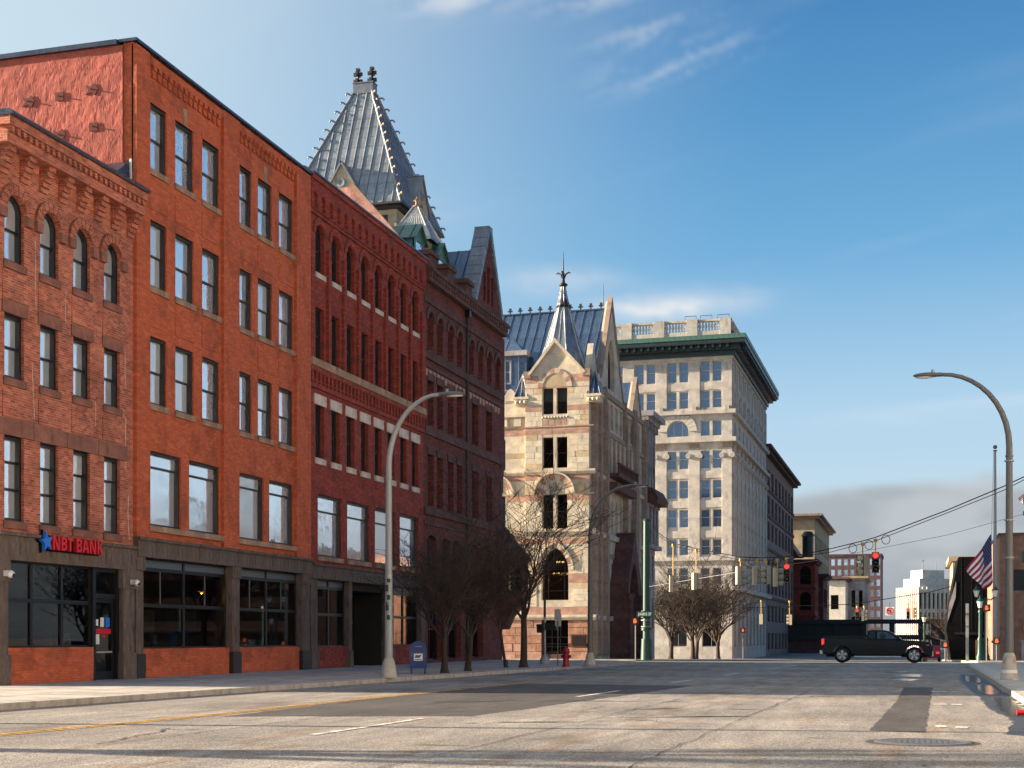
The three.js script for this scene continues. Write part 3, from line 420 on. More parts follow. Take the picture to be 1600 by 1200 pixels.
  part(b, 'end_coping', bx(-0.2, 0.34, 21.22, 21.38, -16, -0.51), 'blue_cap');
  for (const [x, y, k] of [[-28.95, 19.7, 0], [-27.75, 19.75, 1], [-26.5, 19.85, 0], [-27.75, 18.45, 0], [-26.45, 18.6, 1]]) { const z = x + 25, pts = k ? rect(-0.16, 0.16, -0.14, 0.14) : [[-0.26, -0.16], [-0.04, -0.1], [0.1, -0.2], [0.24, 0], [0.1, 0.2], [-0.04, 0.1], [-0.26, 0.16], [-0.14, 0]]; part(b, 'wall_anchor', [ext(pts, 0.05, 0.075), cyl(0.022, 0.022, 0, 0.1, 6).rotateX(Math.PI / 2).translate(0, 0, 0.06)].map((q) => q.rotateY(-Math.PI / 2).translate(-0.02, y, z)), 'rust'); }
  const h = sub(b, 'flashing'); part(h, 'flashing_wedge', poly([[-1.5, 16.3, -0.05], [-0.02, 16.3, -0.05], [-0.02, 16.3, -1.3], [-0.02, 17.35, -0.1], [-0.02, 17.35, -1.2], [-1.5, 16.45, -1.2]], [[0, 1, 3], [0, 3, 4, 5], [1, 2, 4, 3]]), 'blue_cap'); part(h, 'trim', bx(-0.08, -0.03, 16.3, 17.4, -0.1, -0.02), 'white_plastic');
}
{ // -- deep red brick building, eight narrow bays
  const S0 = 55.62, W = 14.68, b = front('red_brick_building', 'deep red brick building with eight narrow bays and white stone lintels', S0), X = (s) => s - S0, ho = [], cols = []; for (let i = 0; i < 8; i++) cols.push(X(56.35 + 1.742 * i));
  const w = 0.92, ww = [[56.6, 59.2], [59.9, 62.6], [63.35, 66.0], [66.75, 69.4]].map((p) => p.map(X));
  for (const x of cols) ho.push(outline(x, x + w, 9.3, 11.62), outline(x, x + w, 13.56, 15.86), outline(x, x + w, 17.35, 19.5, 'r')); for (const [a, c] of ww) ho.push(outline(a, c, 5.05, 7.75));
  part(b, 'wall', ext(rect(0, W, 4.7, 21.4), -0.4, 0, ho), 'brick_red');
  const wo = { rec: 0.24, liner: 0.06, frame: 'frame_dark', glass: ['glass_mid', 'glass_mid'], fw: 0.06 };
  for (const x of cols) { win(b, x, x + w, 9.3, 11.62, 0, { ...wo, sill: 'pale_stone', sillH: 0.26, sillP: 0.08, lintel: 'pale_stone', lintelH: 0.46, lintelX: 0.18 }); win(b, x, x + w, 13.56, 15.86, 0, wo); win(b, x, x + w, 17.35, 19.5, 'r', { ...wo, sill: 'pale_stone', sillH: 0.22, sillP: 0.08 });
    part(b, 'panel', bx(x - 0.08, x + w + 0.08, 16.2, 16.95, -0.03, 0.02), 'brick_red');
    const cx = x + w / 2, cy = 19.5 - w / 2, pts = []; for (let k = 0; k <= 12; k++) { const a = Math.PI * k / 12; pts.push([cx + 0.78 * Math.cos(a), cy + 0.78 * Math.sin(a)]); } for (let k = 12; k >= 0; k--) { const a = Math.PI * k / 12; pts.push([cx + 0.5 * Math.cos(a), cy + 0.5 * Math.sin(a)]); } part(b, 'arch', ext(pts, -0.05, 0.05), 'brick_red');
  }
  for (let i = 0; i <= 8; i++) { const x = i ? (i < 8 ? cols[i] - 0.5 : W - 0.45) : 0.02; part(b, 'pilaster', bx(i === 0 ? 0.0 : x - 0.09, i === 0 ? 0.35 : i === 8 ? W - 0.01 : x + 0.2, 13.57, 18.6, -0.03, 0.14), 'brick_red'); }
  for (const [a, c] of ww) { win(b, a, c, 5.05, 7.75, 0, { rec: 0.16, liner: 0.08, fw: 0.09, frame: 'frame_dark', sill: 'sill_stone', sillH: 0.2, sillP: 0.1, rails: [0.74] }); part(b, 'soldier_course', bx(a - 0.05, c + 0.05, 7.75, 8.0, -0.3, 0.012), 'brick_red'); }
  part(b, 'belt_course', bx(0.003, W - 0.003, 13.22, 13.55, -0.05, 0.2), 'sill_stone'); part(b, 'corbel_shelf', [bx(0.003, W - 0.003, 13.0, 13.218, -0.05, 0.14), bx(0.003, W - 0.003, 12.3, 12.5, -0.05, 0.1)], 'brick_red');
  for (let i = 0; i < 34; i++) part(b, 'dentil', bx(0.12 + i * 0.43, 0.3 + i * 0.43, 12.5, 13.0, -0.05, 0.12), 'brick_red');
  { const hs = []; for (let i = 0; i < 17; i++) hs.push(outline(0.2 + i * 0.84, 0.62 + i * 0.84, 20.0, 20.75, 'r', 4).map(([x, y], k) => [x, k < 2 ? 20.02 : y])); part(b, 'corbel_table', ext(rect(0.003, W - 0.003, 19.95, 21.2), -0.02, 0.16, hs), 'brick_red'); part(b, 'cornice', [bx(-0.01, W, 21.2, 21.42, -0.42, 0.24), bx(0.003, W - 0.003, 19.8, 19.95, -0.02, 0.1)], 'brick_red'); part(b, 'coping', bx(-0.02, W + 0.02, 21.42, 21.5, -0.5, 0.3), 'blue_cap'); }
  // ground floor
  part(b, 'entablature', [bx(0.003, W - 0.003, 4.05, 4.6, -0.4, 0.2), bx(0.003, W - 0.003, 4.6, 4.71, -0.4, 0.28)], 'brownstone');
  letters(b, '100 CLINTON SQUARE', 0.34, 0.04, 'steel_dark', X(60.0), 4.16, 0.2, SERIF, 1.08, 0.95);
  for (const [a, c] of [[55.66, 56.35], [59.9, 60.25], [65.2, 65.6], [69.7, 70.28]]) { part(b, 'pier', bx(X(a), X(c), 0.1, 4.05, -0.35, 0.1), 'brownstone'); part(b, 'pier_base', bx(X(a) - 0.03, X(c) + 0.03, 0.1, 0.9, -0.36, 0.16), 'brownstone'); }
  for (const [a, c] of [[56.35, 59.9], [65.6, 69.7]]) { part(b, 'stall_riser', bx(X(a), X(c), 0.1, 1.1, -0.3, 0), 'brick_red'); shopBay(b, X(a), X(c), 1.1, 4.05, { band: true, rec: 0.16 }); }
  { const d = sub(b, 'entrance'); part(d, 'recess', [bx(X(60.25), X(60.4), 0.1, 4.05, -2.2, -0.36), bx(X(65.05), X(65.2), 0.1, 4.05, -2.2, -0.36), bx(X(60.4), X(65.05), 3.7, 4.04, -2.2, -0.3)], 'interior');
    const fr = []; for (const x of [60.4, 61.55, 62.7, 63.85, 64.95]) fr.push(bx(X(x), X(x) + 0.12, 0.14, 3.7, -1.9, -1.78)); for (const y of [0.14, 2.2, 3.5]) fr.push(bx(X(60.4), X(65.05), y, y + 0.14, -1.89, -1.79)); part(d, 'door_frame', fr, 'frame_black');
    for (const [x, m] of [[60.52, 'glass_dark'], [61.67, 'glass_dark'], [62.82, 'glass_dark'], [63.97, 'glass_dark']]) for (const [y0, y1] of [[0.28, 2.2], [2.34, 3.5]]) part(d, 'pane', bx(X(x), X(x) + 1.0, y0, y1, -1.86, -1.84), m); }
  shell(b, W, 21.35, 16, 'brick_red');
}
{ // -- dark red Victorian building with street gable, copper dormers and corner oriel
  const S0 = 70.3, W = 14.8, b = front('gabled_dark_brick_building', 'dark red Victorian brick building with street gable, copper dormers and corner oriel', S0), X = (s) => s - S0, ho = [];
  const A = [70.95, 72.5, 74.35, 75.95], B4 = [78.2, 80.0, 81.8, 83.55], R2 = [78.8, 81.6], w = 1.0;
  for (const s of [...A, ...B4]) ho.push(outline(X(s), X(s) + 0.95, 16.9, 18.95, 'r'));
  const rs = [[12.85, 15.25], [8.55, 11.3]]; for (const s of A) for (const [y0, y1] of rs) ho.push(outline(X(s), X(s) + w, y0, y1)); for (const s of R2) for (const [y0, y1] of rs) ho.push(outline(X(s), X(s) + 1.25, y0, y1));
  for (const s of [70.9, 73.3, 75.3, 78.6, 81.3]) ho.push(outline(X(s), X(s) + 1.5, 4.2, 7.0, 's'));
  for (const s of [71.0, 74.3, 78.6]) ho.push(outline(X(s), X(s) + 2.4, 0.3, 3.6, 's'));
  part(b, 'wall', ext(rect(0, W, 0, 20.4), -0.45, 0, ho), 'brick_dark');
  const wo = { rec: 0.34, frame: 'frame_black', glass: ['glass_dark', 'glass_mid'], sill: 'dark_trim', sillP: 0.06 };
  for (const s of [...A, ...B4]) { win(b, X(s), X(s) + 0.95, 16.9, 18.95, 'r', wo); const cx = X(s) + 0.475, cy = 18.475, pts = []; for (let k = 0; k <= 10; k++) { const a = Math.PI * k / 10; pts.push([cx + 0.78 * Math.cos(a), cy + 0.78 * Math.sin(a)]); } for (let k = 10; k >= 0; k--) { const a = Math.PI * k / 10; pts.push([cx + 0.49 * Math.cos(a), cy + 0.49 * Math.sin(a)]); } part(b, 'arch', ext(pts, -0.05, 0.08), 'dark_trim'); }
  for (const s of A) for (const [y0, y1] of rs) win(b, X(s), X(s) + w, y0, y1, 0, { ...wo, lintel: 'dark_trim', lintelH: 0.4 }); for (const s of R2) for (const [y0, y1] of rs) win(b, X(s), X(s) + 1.25, y0, y1, 0, { ...wo, lintel: 'dark_trim', lintelH: 0.4 });
  for (const s of [70.9, 73.3, 75.3, 78.6, 81.3]) win(b, X(s), X(s) + 1.5, 4.2, 7.0, 's', wo); for (const s of [71.0, 74.3, 78.6]) win(b, X(s), X(s) + 2.4, 0.3, 3.6, 's', { ...wo, sill: undefined, mull: [0.5] });
  for (const [y0, y1, p] of [[16.35, 16.75, 0.14], [15.9, 16.1, 0.08], [12.3, 12.75, 0.14], [8.05, 8.45, 0.14], [7.5, 7.7, 0.1], [19.35, 19.6, 0.1], [3.7, 4.1, 0.12]]) part(b, 'string_course', bx(0.004, W + 0.04, y0, y1, -0.05, p), 'dark_trim');
  for (let i = 0; i < 22; i++) part(b, 'terracotta_tile', ext([[0.3 + i * 0.64, 15.45], [0.58 + i * 0.64, 15.45], [0.68 + i * 0.64, 15.82], [0.2 + i * 0.64, 15.82]], -0.02, 0.04), 'pink_stone');
  part(b, 'cornice', [bx(0.004, W + 0.05, 20.4, 20.62, -0.46, 0.36), bx(0.004, W + 0.06, 20.9, 21.12, -0.46, 0.5)], 'dark_trim'); for (let i = 0; i < 30; i++) part(b, 'corbel', bx(0.08 + i * 0.49, 0.34 + i * 0.49, 20.625, 20.895, -0.1, 0.44), 'dark_trim');
  part(b, 'downspout', [cyl(0.07, 0.07, 0.2, 20.3, 8, X(77.55), 0.12), bx(X(77.55) - 0.16, X(77.55) + 0.16, 20.0, 20.38, 0.01, 0.3)], 'frame_black');
  for (let i = 0; i < 6; i++) { part(b, 'quoin', bx(W - 0.5, W + 0.03, 4.6 + i * 1.5, 5.3 + i * 1.5, -0.1, 0.05), 'dark_trim'); }
  // gable on the street
  const g = sub(b, 'gable'), gx0 = X(79.0), gx1 = W + 0.02, gc = X(82.15), gt = 26.2;
  part(g, 'gable_wall', ext([[gx0 + 0.3, 21.12], [gx1 - 0.3, 21.12], [gc + 0.2, gt - 0.15], [gc - 0.2, gt - 0.15]], -0.5, -0.02, [outline(gc - 1.05, gc - 0.55, 21.8, 23.6), outline(gc - 0.28, gc + 0.28, 21.8, 24.1), outline(gc + 0.55, gc + 1.05, 21.8, 23.6)]), 'brick_dark');
  part(g, 'louvre', [bx(gc - 1.05, gc - 0.55, 21.8, 23.6, -0.4, -0.34), bx(gc - 0.28, gc + 0.28, 21.8, 24.1, -0.4, -0.34), bx(gc + 0.55, gc + 1.05, 21.8, 23.6, -0.4, -0.34)], 'frame_black');
  for (const d of [-1, 1]) { const ex = d < 0 ? gx0 : gx1, n = 8; for (let i = 0; i < n; i++) { const t0 = i / n + 0.004, t1 = (i + 1) / n - 0.004, P = (t, o) => [mix(ex, gc + d * 0.28, t) - d * 0, mix(21.05, gt, t) + o]; const [ax, ay] = P(t0, 0), [cx, cy] = P(t1, 0), nx = d * 0.28, ny = 0.17; part(g, 'coping_stone', ext(d < 0 ? [[ax + 0.25, ay], [cx + 0.25, cy], [cx + nx * 0.1 - 0.05, cy + ny], [ax - 0.05, ay + ny]] : [[ax - 0.25, ay], [ax + 0.05, ay + ny], [cx + 0.05, cy + ny], [cx - 0.25, cy]], -0.8, 0.12), 'slate'); } }
  part(g, 'coping_stone', bx(gc - 0.36, gc + 0.36, gt - 0.02, gt + 0.3, -0.8, 0.14), 'slate');
  // roofs
  const roof = sub(b, 'roof'), ridge = 25.2;
  part(roof, 'gable_roof', [poly([[gx0, 21, -0.6], [gc, ridge, -0.6], [gc, ridge, -9], [gx0, 21, -9]], [[0, 1, 2, 3]]), poly([[gx1, 21, -0.6], [gc, ridge, -0.6], [gc, ridge, -9], [gx1, 21, -9]], [[0, 3, 2, 1]])], 'blue_roof');
  for (let i = 0; i < 11; i++) { const z = -1.2 - i * 0.72; part(roof, 'seam', tube([[gx0, 21.02, z], [gc, ridge + 0.02, z]], 0.035, 4), 'blue_roof'); }
  part(roof, 'mansard', poly([[0.3, 20.9, -0.7], [gx0 + 2, 20.9, -0.7], [gx0 + 2, 25.4, -4.4], [0.3, 25.4, -4.4], [0.3, 25.4, -11], [gx0 + 2, 25.4, -11]], [[0, 1, 2, 3], [3, 2, 5, 4]]), 'slate');
  // end wall rising above the neighbour, rosy and rough, with its raking coping
  part(b, 'end_parapet', prof([[-0.46, 20.92], [-0.46, 21.5], [-4.1, 25.7], [-11.5, 25.7], [-11.5, 20.92]], -0.02, 0.3), 'rosy_slope');
  part(b, 'raking_coping', prof([[-0.36, 21.5], [-0.3, 21.62], [-4.05, 25.95], [-4.2, 25.72]], -0.08, 0.36), 'pink_stone');
  // piers and dormers on the parapet
  for (const s of [71.6, 74.6, 77.9]) part(b, 'parapet_pier', [bx(X(s) - 0.55, X(s) + 0.55, 21.12, 21.95, -0.9, 0.1), bx(X(s) - 0.7, X(s) + 0.7, 21.95, 22.2, -1.05, 0.22)], 'dark_trim');
  for (const [s, y] of [[71.5, 0], [75.3, 0]]) { const d = sub(b, 'dormer'), x = X(s) + 0.3, w2 = 0.85, yb = 20.9, ye = 23.0, yr = 23.85, z0 = -0.75, z1 = -3.2;
    part(d, 'cheek', [bx(x - w2, x - w2 + 0.08, yb, ye, z1, z0), bx(x + w2 - 0.08, x + w2, yb, ye, z1, z0), ext([[x - w2, yb], [x + w2, yb], [x + w2, ye], [x, yr - 0.1], [x - w2, ye]], z0 - 0.1, z0 - 0.02, [rect(x - 0.55, x + 0.55, yb + 0.9, ye - 0.15)])], 'copper');
    part(d, 'dormer_roof', [slab4([x - w2 - 0.2, ye - 0.12, z0 + 0.15], [x, yr, z0 + 0.15], [x, yr, z1], [x - w2 - 0.2, ye - 0.12, z1], 0.06, [-0.6, 0.8, 0]), slab4([x, yr, z0 + 0.15], [x + w2 + 0.2, ye - 0.12, z0 + 0.15], [x + w2 + 0.2, ye - 0.12, z1], [x, yr, z1], 0.06, [0.6, 0.8, 0])], 'copper');
    for (let k = 0; k < 5; k++) { const z = z0 - 0.2 - k * 0.7; part(d, 'seam', tube([[x - w2 - 0.2, ye - 0.09, z], [x, yr + 0.03, z], [x + w2 + 0.2, ye - 0.09, z]], 0.025, 4), 'copper'); }
    part(d, 'pane', bx(x - 0.54, x + 0.54, yb + 0.91, ye - 0.16, z0 - 0.09, z0 - 0.07), 'glass_sky'); }
  // upper corner carried on a rounded corbel
  part(b, 'corner_projection', bx(W, W + 0.55, 13.2, 20.38, -3, -0.02), 'brick_dark'); { const pts = [[0, 13.19], [0.55, 13.19]]; for (let k = 1; k <= 8; k++) { const a = k / 8 * Math.PI / 2; pts.push([0.55 * Math.cos(a), 13.19 - 1.9 * Math.sin(a)]); } part(b, 'corner_corbel', ext(pts.map(([x, y]) => [W + x, y]), -3, -0.02), 'brick_dark'); }
  // corner oriel
  const o = sub(b, 'oriel'); const at = (q) => q.translate(W - 0.1, 0, 0.15), oc = (r0, r1, y0, y1) => at(uvm(new THREE.CylinderGeometry(r1, r0, y1 - y0, 8).rotateY(Math.PI / 8).translate(0, (y0 + y1) / 2, 0)));
  part(o, 'corbel_base', [oc(0.35, 0.7, 2.0, 2.8), oc(0.7, 1.45, 2.805, 3.6)], 'dark_trim'); part(o, 'oriel_wall', oc(1.5, 1.5, 3.605, 4.3), 'brick_dark'); part(o, 'oriel_lintel', oc(1.5, 1.5, 6.0, 6.3), 'brick_dark');
  for (let k = 0; k < 8; k++) { const a = k * Math.PI / 4 + Math.PI / 8; part(o, 'mullion', at(bx(-0.14, 0.14, 4.305, 5.995, 1.26, 1.5).rotateY(a)), 'dark_trim'); }
  part(o, 'glazing', oc(1.28, 1.28, 4.31, 5.99), 'glass_dark'); part(o, 'oriel_roof', [oc(1.78, 1.7, 6.305, 6.5), oc(1.7, 0.1, 6.505, 8.4)], 'dark_trim');
  shell(b, W, 20.9, 12, 'brick_dark');
}
{ // -- silvery pyramid cap on the corner of the dark brick building's roof
  const t = thing('pyramid_roof_cap', 'small silvery ribbed metal pyramid roof with ornate finial in front of the tower', 'roof', [-27.3, 23.75, -75.6]);
  const B = 1.35, Ht = 2.25, T = 0.14, V = [[-B, 0, B], [B, 0, B], [B, 0, -B], [-B, 0, -B], [-T, Ht, T], [T, Ht, T], [T, Ht, -T], [-T, Ht, -T]];
  part(t, 'drum', bx(-1.0, 1.0, -2.5, 0, -1.0, 1.0), 'tower_stone');
  part(t, 'roof_face', poly(V, [[0, 1, 5, 4], [1, 2, 6, 5], [2, 3, 7, 6], [3, 0, 4, 7], [4, 5, 6, 7]]), 'silver_roof');
  const L = (a, c, k) => [0, 1, 2].map((i) => mix(a[i], c[i], k)); for (const f of [[0, 1, 5, 4], [1, 2, 6, 5]]) for (let k = 1; k < 10; k++) part(t, 'rib', tube([L(V[f[0]], V[f[1]], k / 10), L(V[f[3]], V[f[2]], k / 10)], 0.025, 4), 'silver_roof');
  for (let k = 0; k < 4; k++) part(t, 'hip_roll', tube([V[k], V[k + 4]], 0.06, 6), 'silver_roof');
  part(t, 'finial', [lathe([[0.2, Ht - 0.02], [0.24, Ht + 0.05], [0.1, Ht + 0.12], [0.06, Ht + 0.3], [0.12, Ht + 0.38], [0.05, Ht + 0.46], [0, Ht + 0.66]], 8), bx(-0.2, 0.2, Ht + 0.34, Ht + 0.42, -0.03, 0.03), bx(-0.03, 0.03, Ht + 0.34, Ht + 0.42, -0.2, 0.2)], 'sill_stone');
}
{ // -- tower with steep lead roof, crockets and twin finials
  const t = thing('church_like_tower', 'stone tower with steep ribbed lead roof, crockets and two finials', 'tower', [-32.5, 0, -80.7]);
  const y0 = 26.9, y1 = 34.9, B = 3.75, T = 0.6, V = [[-B, y0, B], [B, y0, B], [B, y0, -B], [-B, y0, -B], [-T, y1, 0.34], [T, y1, 0.34], [T, y1, -0.34], [-T, y1, -0.34]], L = (a, c, k) => [0, 1, 2].map((i) => mix(a[i], c[i], k));
  part(t, 'shaft', bx(-3.3, 3.3, 0, y0 - 0.3, -3.3, 3.3), 'tower_stone'); part(t, 'eaves', [bx(-3.6, 3.6, y0 - 0.3, y0 - 0.12, -3.6, 3.6), bx(-3.85, 3.85, y0 - 0.12, y0, -3.85, 3.85)], 'frame_dark');
  const roof = sub(t, 'roof'); part(roof, 'roof_face', poly(V, [[0, 1, 5, 4], [1, 2, 6, 5], [2, 3, 7, 6], [3, 0, 4, 7]]), 'lead_roof');
  for (const [f, n] of [[[0, 1, 5, 4], 13], [[1, 2, 6, 5], 13]]) for (let k = 1; k < n; k++) {   // batten rolls run straight down the slope and stop at the hips
    const x = mix(-B, B, k / n), lim = Math.abs(x) <= T ? 1 : 1 - (Math.abs(x) - T) / (B - T), isF = f[0] === 0, q = 0.34, z = (h) => mix(B, q, h);
    const a = isF ? [x, y0, z(0)] : [mix(B, T, 0), y0, -x], zt = z(lim); const e = isF ? [x, mix(y0, y1, lim), zt] : [mix(B, T, lim), mix(y0, y1, lim), -x * (lim < 1 ? 1 : 0.4)]; if (isF || Math.abs(x) > q) part(roof, 'batten', tube([a, e], 0.06, 5), 'lead_roof'); else part(roof, 'batten', tube([a, [T, y1, -x]], 0.06, 5), 'lead_roof'); }
  for (let j = 1; j < 12; j++) { const k = j / 12, a = L(V[0], V[4], k), c = L(V[1], V[5], k); part(roof, 'sheet_lap', tube([a, c].map((p) => [p[0], p[1] + 0.005, p[2] + 0.005]), 0.012, 4), 'lead_roof'); }
  const crock = join([tube([[0, 0, 0], [0.16, 0.1, 0], [0.3, 0.12, 0], [0.38, 0.06, 0], [0.36, -0.02, 0]], [0.07, 0.06, 0.055, 0.06, 0.03], 6), tube([[-0.05, -0.15, 0], [0.06, 0.02, 0]], [0.06, 0.06], 5)]);
  for (let k = 0; k < 4; k++) { part(roof, 'hip_roll', tube([V[k], V[k + 4]], 0.1, 6), 'lead_roof'); const ang = Math.atan2(-V[k][2], V[k][0]); for (let j = 0; j < 13; j++) { const p = L(V[k], V[k + 4], (j + 0.6) / 13), m = part(roof, 'crocket', crock, k === 1 ? 'sill_stone' : 'lead_roof'); m.position.set(...p); m.rotation.y = ang; } }
  part(roof, 'ridge_box', [bx(-T - 0.04, T + 0.04, y1 - 0.05, y1 + 0.55, -0.36, 0.36), bx(-T - 0.12, T + 0.12, y1 - 0.12, y1, -0.44, 0.44), bx(-T - 0.08, T + 0.08, y1 + 0.55, y1 + 0.61, -0.4, 0.4)], 'slate');
  const cross = (h, w) => [bx(-w, w, h - 0.13, h + 0.13, -0.09, 0.09), bx(-0.09, 0.09, h - 0.13, h + 0.13, -w, w)];
  for (const d of [-1, 1]) { const f = part(roof, 'finial', [cyl(0.1, 0.07, y1 + 0.6, y1 + 1.75, 8), ...cross(y1 + 0.85, 0.36), ...cross(y1 + 1.4, 0.34), bx(-0.14, 0.14, y1 + 1.66, y1 + 1.84, -0.14, 0.14)], 'frame_dark'); f.position.set(d * 0.46, (y1 + 0.6) * 0.2, 0); f.scale.setScalar(0.8); }
  // gabled dormers on the four faces
  for (let k = 0; k < 4; k++) { const d = sub(t, 'dormer'); d.rotation.y = k * Math.PI / 2; const g = B - 0.05; d.position.y = 0;
    part(d, 'dormer_wall', ext([[-1.15, y0 - 0.4], [1.15, y0 - 0.4], [1.15, y0 + 0.7], [0, y0 + 2.5], [-1.15, y0 + 0.7]], g - 0.3, g, [outline(-0.5, 0.5, y0 - 0.1, y0 + 0.95, 'p')]), 'tower_stone'); part(d, 'pane', bx(-0.5, 0.5, y0 - 0.1, y0 + 0.9, g - 0.25, g - 0.22), 'glass_dark');
    part(d, 'rosette', [lathe([[0.12, 0], [0.12, 0.06], [0.3, 0.06], [0.3, 0]], 14).rotateX(Math.PI / 2).translate(0, y0 + 1.4, g)], 'lead_roof');
    for (const e of [-1, 1]) part(d, 'dormer_roof', slab4(...(e < 0 ? [[-1.4, y0 + 0.4, g + 0.12], [0, y0 + 2.68, g + 0.12], [0, y0 + 2.68, g - 2.3], [-1.4, y0 + 0.4, g - 2.3]] : [[0, y0 + 2.68, g + 0.12], [1.4, y0 + 0.4, g + 0.12], [1.4, y0 + 0.4, g - 2.3], [0, y0 + 2.68, g - 2.3]]), 0.1, [e * 0.85, 0.52, 0]), 'lead_roof'); }
  for (const x of [-2.2, 2.3]) win(t, x - 0.45, x + 0.45, y0 - 1.9, y0 - 0.6, 0, { glass: 'glass_dark', rec: -0.02 }, 3.34);
}

// ---------------------------------------------------------------- beyond the crossing
{ // -- banded stone bank in Gothic taste
  const b = thing('gothic_stone_bank', 'banded cream and pink stone Gothic bank with corner spire', 'building', [-25, 0, -110]);
  const Y0 = -0.4, tx0 = -5.3, tx1 = 0, P = 0.3;                                                            // the corner tower stands P proud of the wall
  // +z wall left of the tower
  const lw = [[-7.75, -7.05]], ho = []; for (const [a, c] of [[-8.9, -8.0], [-7.95, -7.05]]) { ho.push(outline(a, c, 10.25, 13.05, 's'), outline(a, c, 15.1, 17.6)); }
  ho.push(outline(-11.8, -9.4, 4.5, 8.6, 'p'), outline(-8.9, -7.0, 4.5, 8.4, 'p'));
  part(b, 'wall', ext(rect(-16, tx0, 2.95, 20.6), -0.5, 0, ho), 'cream_stone');
  const wo = { rec: 0.4, frame: 'frame_black', glass: ['glass_dark'], fw: 0.06 };
  for (const [a, c] of [[-8.9, -8.0], [-7.95, -7.05]]) { win(b, a, c, 10.25, 13.05, 's', wo); win(b, a, c, 15.1, 17.6, 0, wo); } win(b, -11.8, -9.4, 4.5, 8.6, 'p', { ...wo, mull: [0.5] }); win(b, -8.9, -7.0, 4.5, 8.4, 'p', { ...wo, mull: [0.5] });
  // tower front
  const cx = -2.83, pr = [[cx - 1.03, cx - 0.13], [cx + 0.13, cx + 1.03]], th = [];
  for (const [a, c] of pr) th.push(outline(a, c, 10.25, 13.07, 's'), outline(a, c, 15.12, 17.6), outline(a, c, 19.45, 21.55)); th.push(outline(cx - 1.12, cx + 1.12, 4.5, 8.75, 'p'));
  const face = [[tx0, 2.95], [tx1, 2.95], [tx1, 22.9], [tx1 - 0.55, 22.9], [cx, 25.2], [tx0 + 0.55, 22.9], [tx0, 22.9]];
  part(b, 'tower_wall', ext(face, -0.35, P, th), 'cream_stone');
  const tz = P; for (const [a, c] of pr) { win(b, a, c, 10.25, 13.07, 's', wo, tz); win(b, a, c, 15.12, 17.6, 0, wo, tz); win(b, a, c, 19.45, 21.55, 0, { ...wo, glass: ['glass_dark', 'glass_mid'] }, tz); }
  win(b, cx - 1.12, cx + 1.12, 4.5, 8.75, 'p', { rec: 0.5, frame: 'frame_black', glass: ['glass_clear'], rails: [0.18, 0.5], mull: [0.2, 0.8] }, tz);
  part(b, 'mullion_shaft', [bx(cx - 0.128, cx + 0.128, 10.25, 13.0, -0.3, P - 0.12), bx(cx - 0.128, cx + 0.128, 15.12, 17.6, -0.3, P - 0.06), bx(cx - 0.128, cx + 0.128, 19.45, 21.55, -0.3, P - 0.06)], 'cream_stone');
  { const rm = sub(b, 'banking_hall'); part(rm, 'room', [bx(-5.1, -0.6, 3.6, 3.75, -4.4, -0.55), bx(-5.1, -0.6, 9.1, 9.25, -4.4, -0.55), bx(-5.25, -5.1, 3.6, 9.25, -4.4, -0.55), bx(-0.6, -0.45, 3.6, 9.25, -4.4, -0.55), bx(-5.1, -0.6, 3.6, 9.25, -4.55, -4.4)], 'interior'); }
  // pink bands, cut where the windows are
  const cut = (y0, y1, x0, x1, gaps, z, p, m = 'pink_stone') => { let x = x0; for (const [a, c] of [...gaps, [x1, x1]]) { if (a - x > 0.05) part(b, 'stone_band', bx(x, a, y0, y1, z - 0.05, z + p), m); x = c; } };
  const gT = [[cx - 1.05, cx + 1.05]], gB = [[cx - 1.14, cx + 1.14]];
  for (const [y0, y1, g] of [[12.5, 13.0, gT], [14.15, 14.6, []], [17.85, 18.25, []], [21.55, 21.62, []], [9.0, 9.45, []]]) { cut(y0, y1, tx0 + 0.004, tx1 - 0.004, g, P, 0.015); cut(y0, y1, -15.9, tx0 - 0.02, y0 === 12.5 ? [[-8.95, -7.0]] : [], 0, 0.015); }
  cut(5.9, 6.6, tx0 + 0.004, tx1 - 0.004, gB, P, 0.02); cut(5.9, 6.6, -15.9, tx0 - 0.02, [[-11.85, -9.35], [-8.95, -6.95]], 0, 0.02); cut(16.0, 16.45, -15.9, tx0 - 0.02, [[-8.95, -7.0]], 0, 0.008, 'tan_render'); cut(3.35, 3.95, tx0 + 0.004, tx1 - 0.004, [], P, 0.015); cut(19.7, 20.1, tx0 + 0.004, tx1 - 0.004, gT, P, 0.012); cut(22.0, 22.6, tx0 + 0.004, tx1 - 0.004, [[cx - 1.35, cx + 1.35]], P, 0.012);
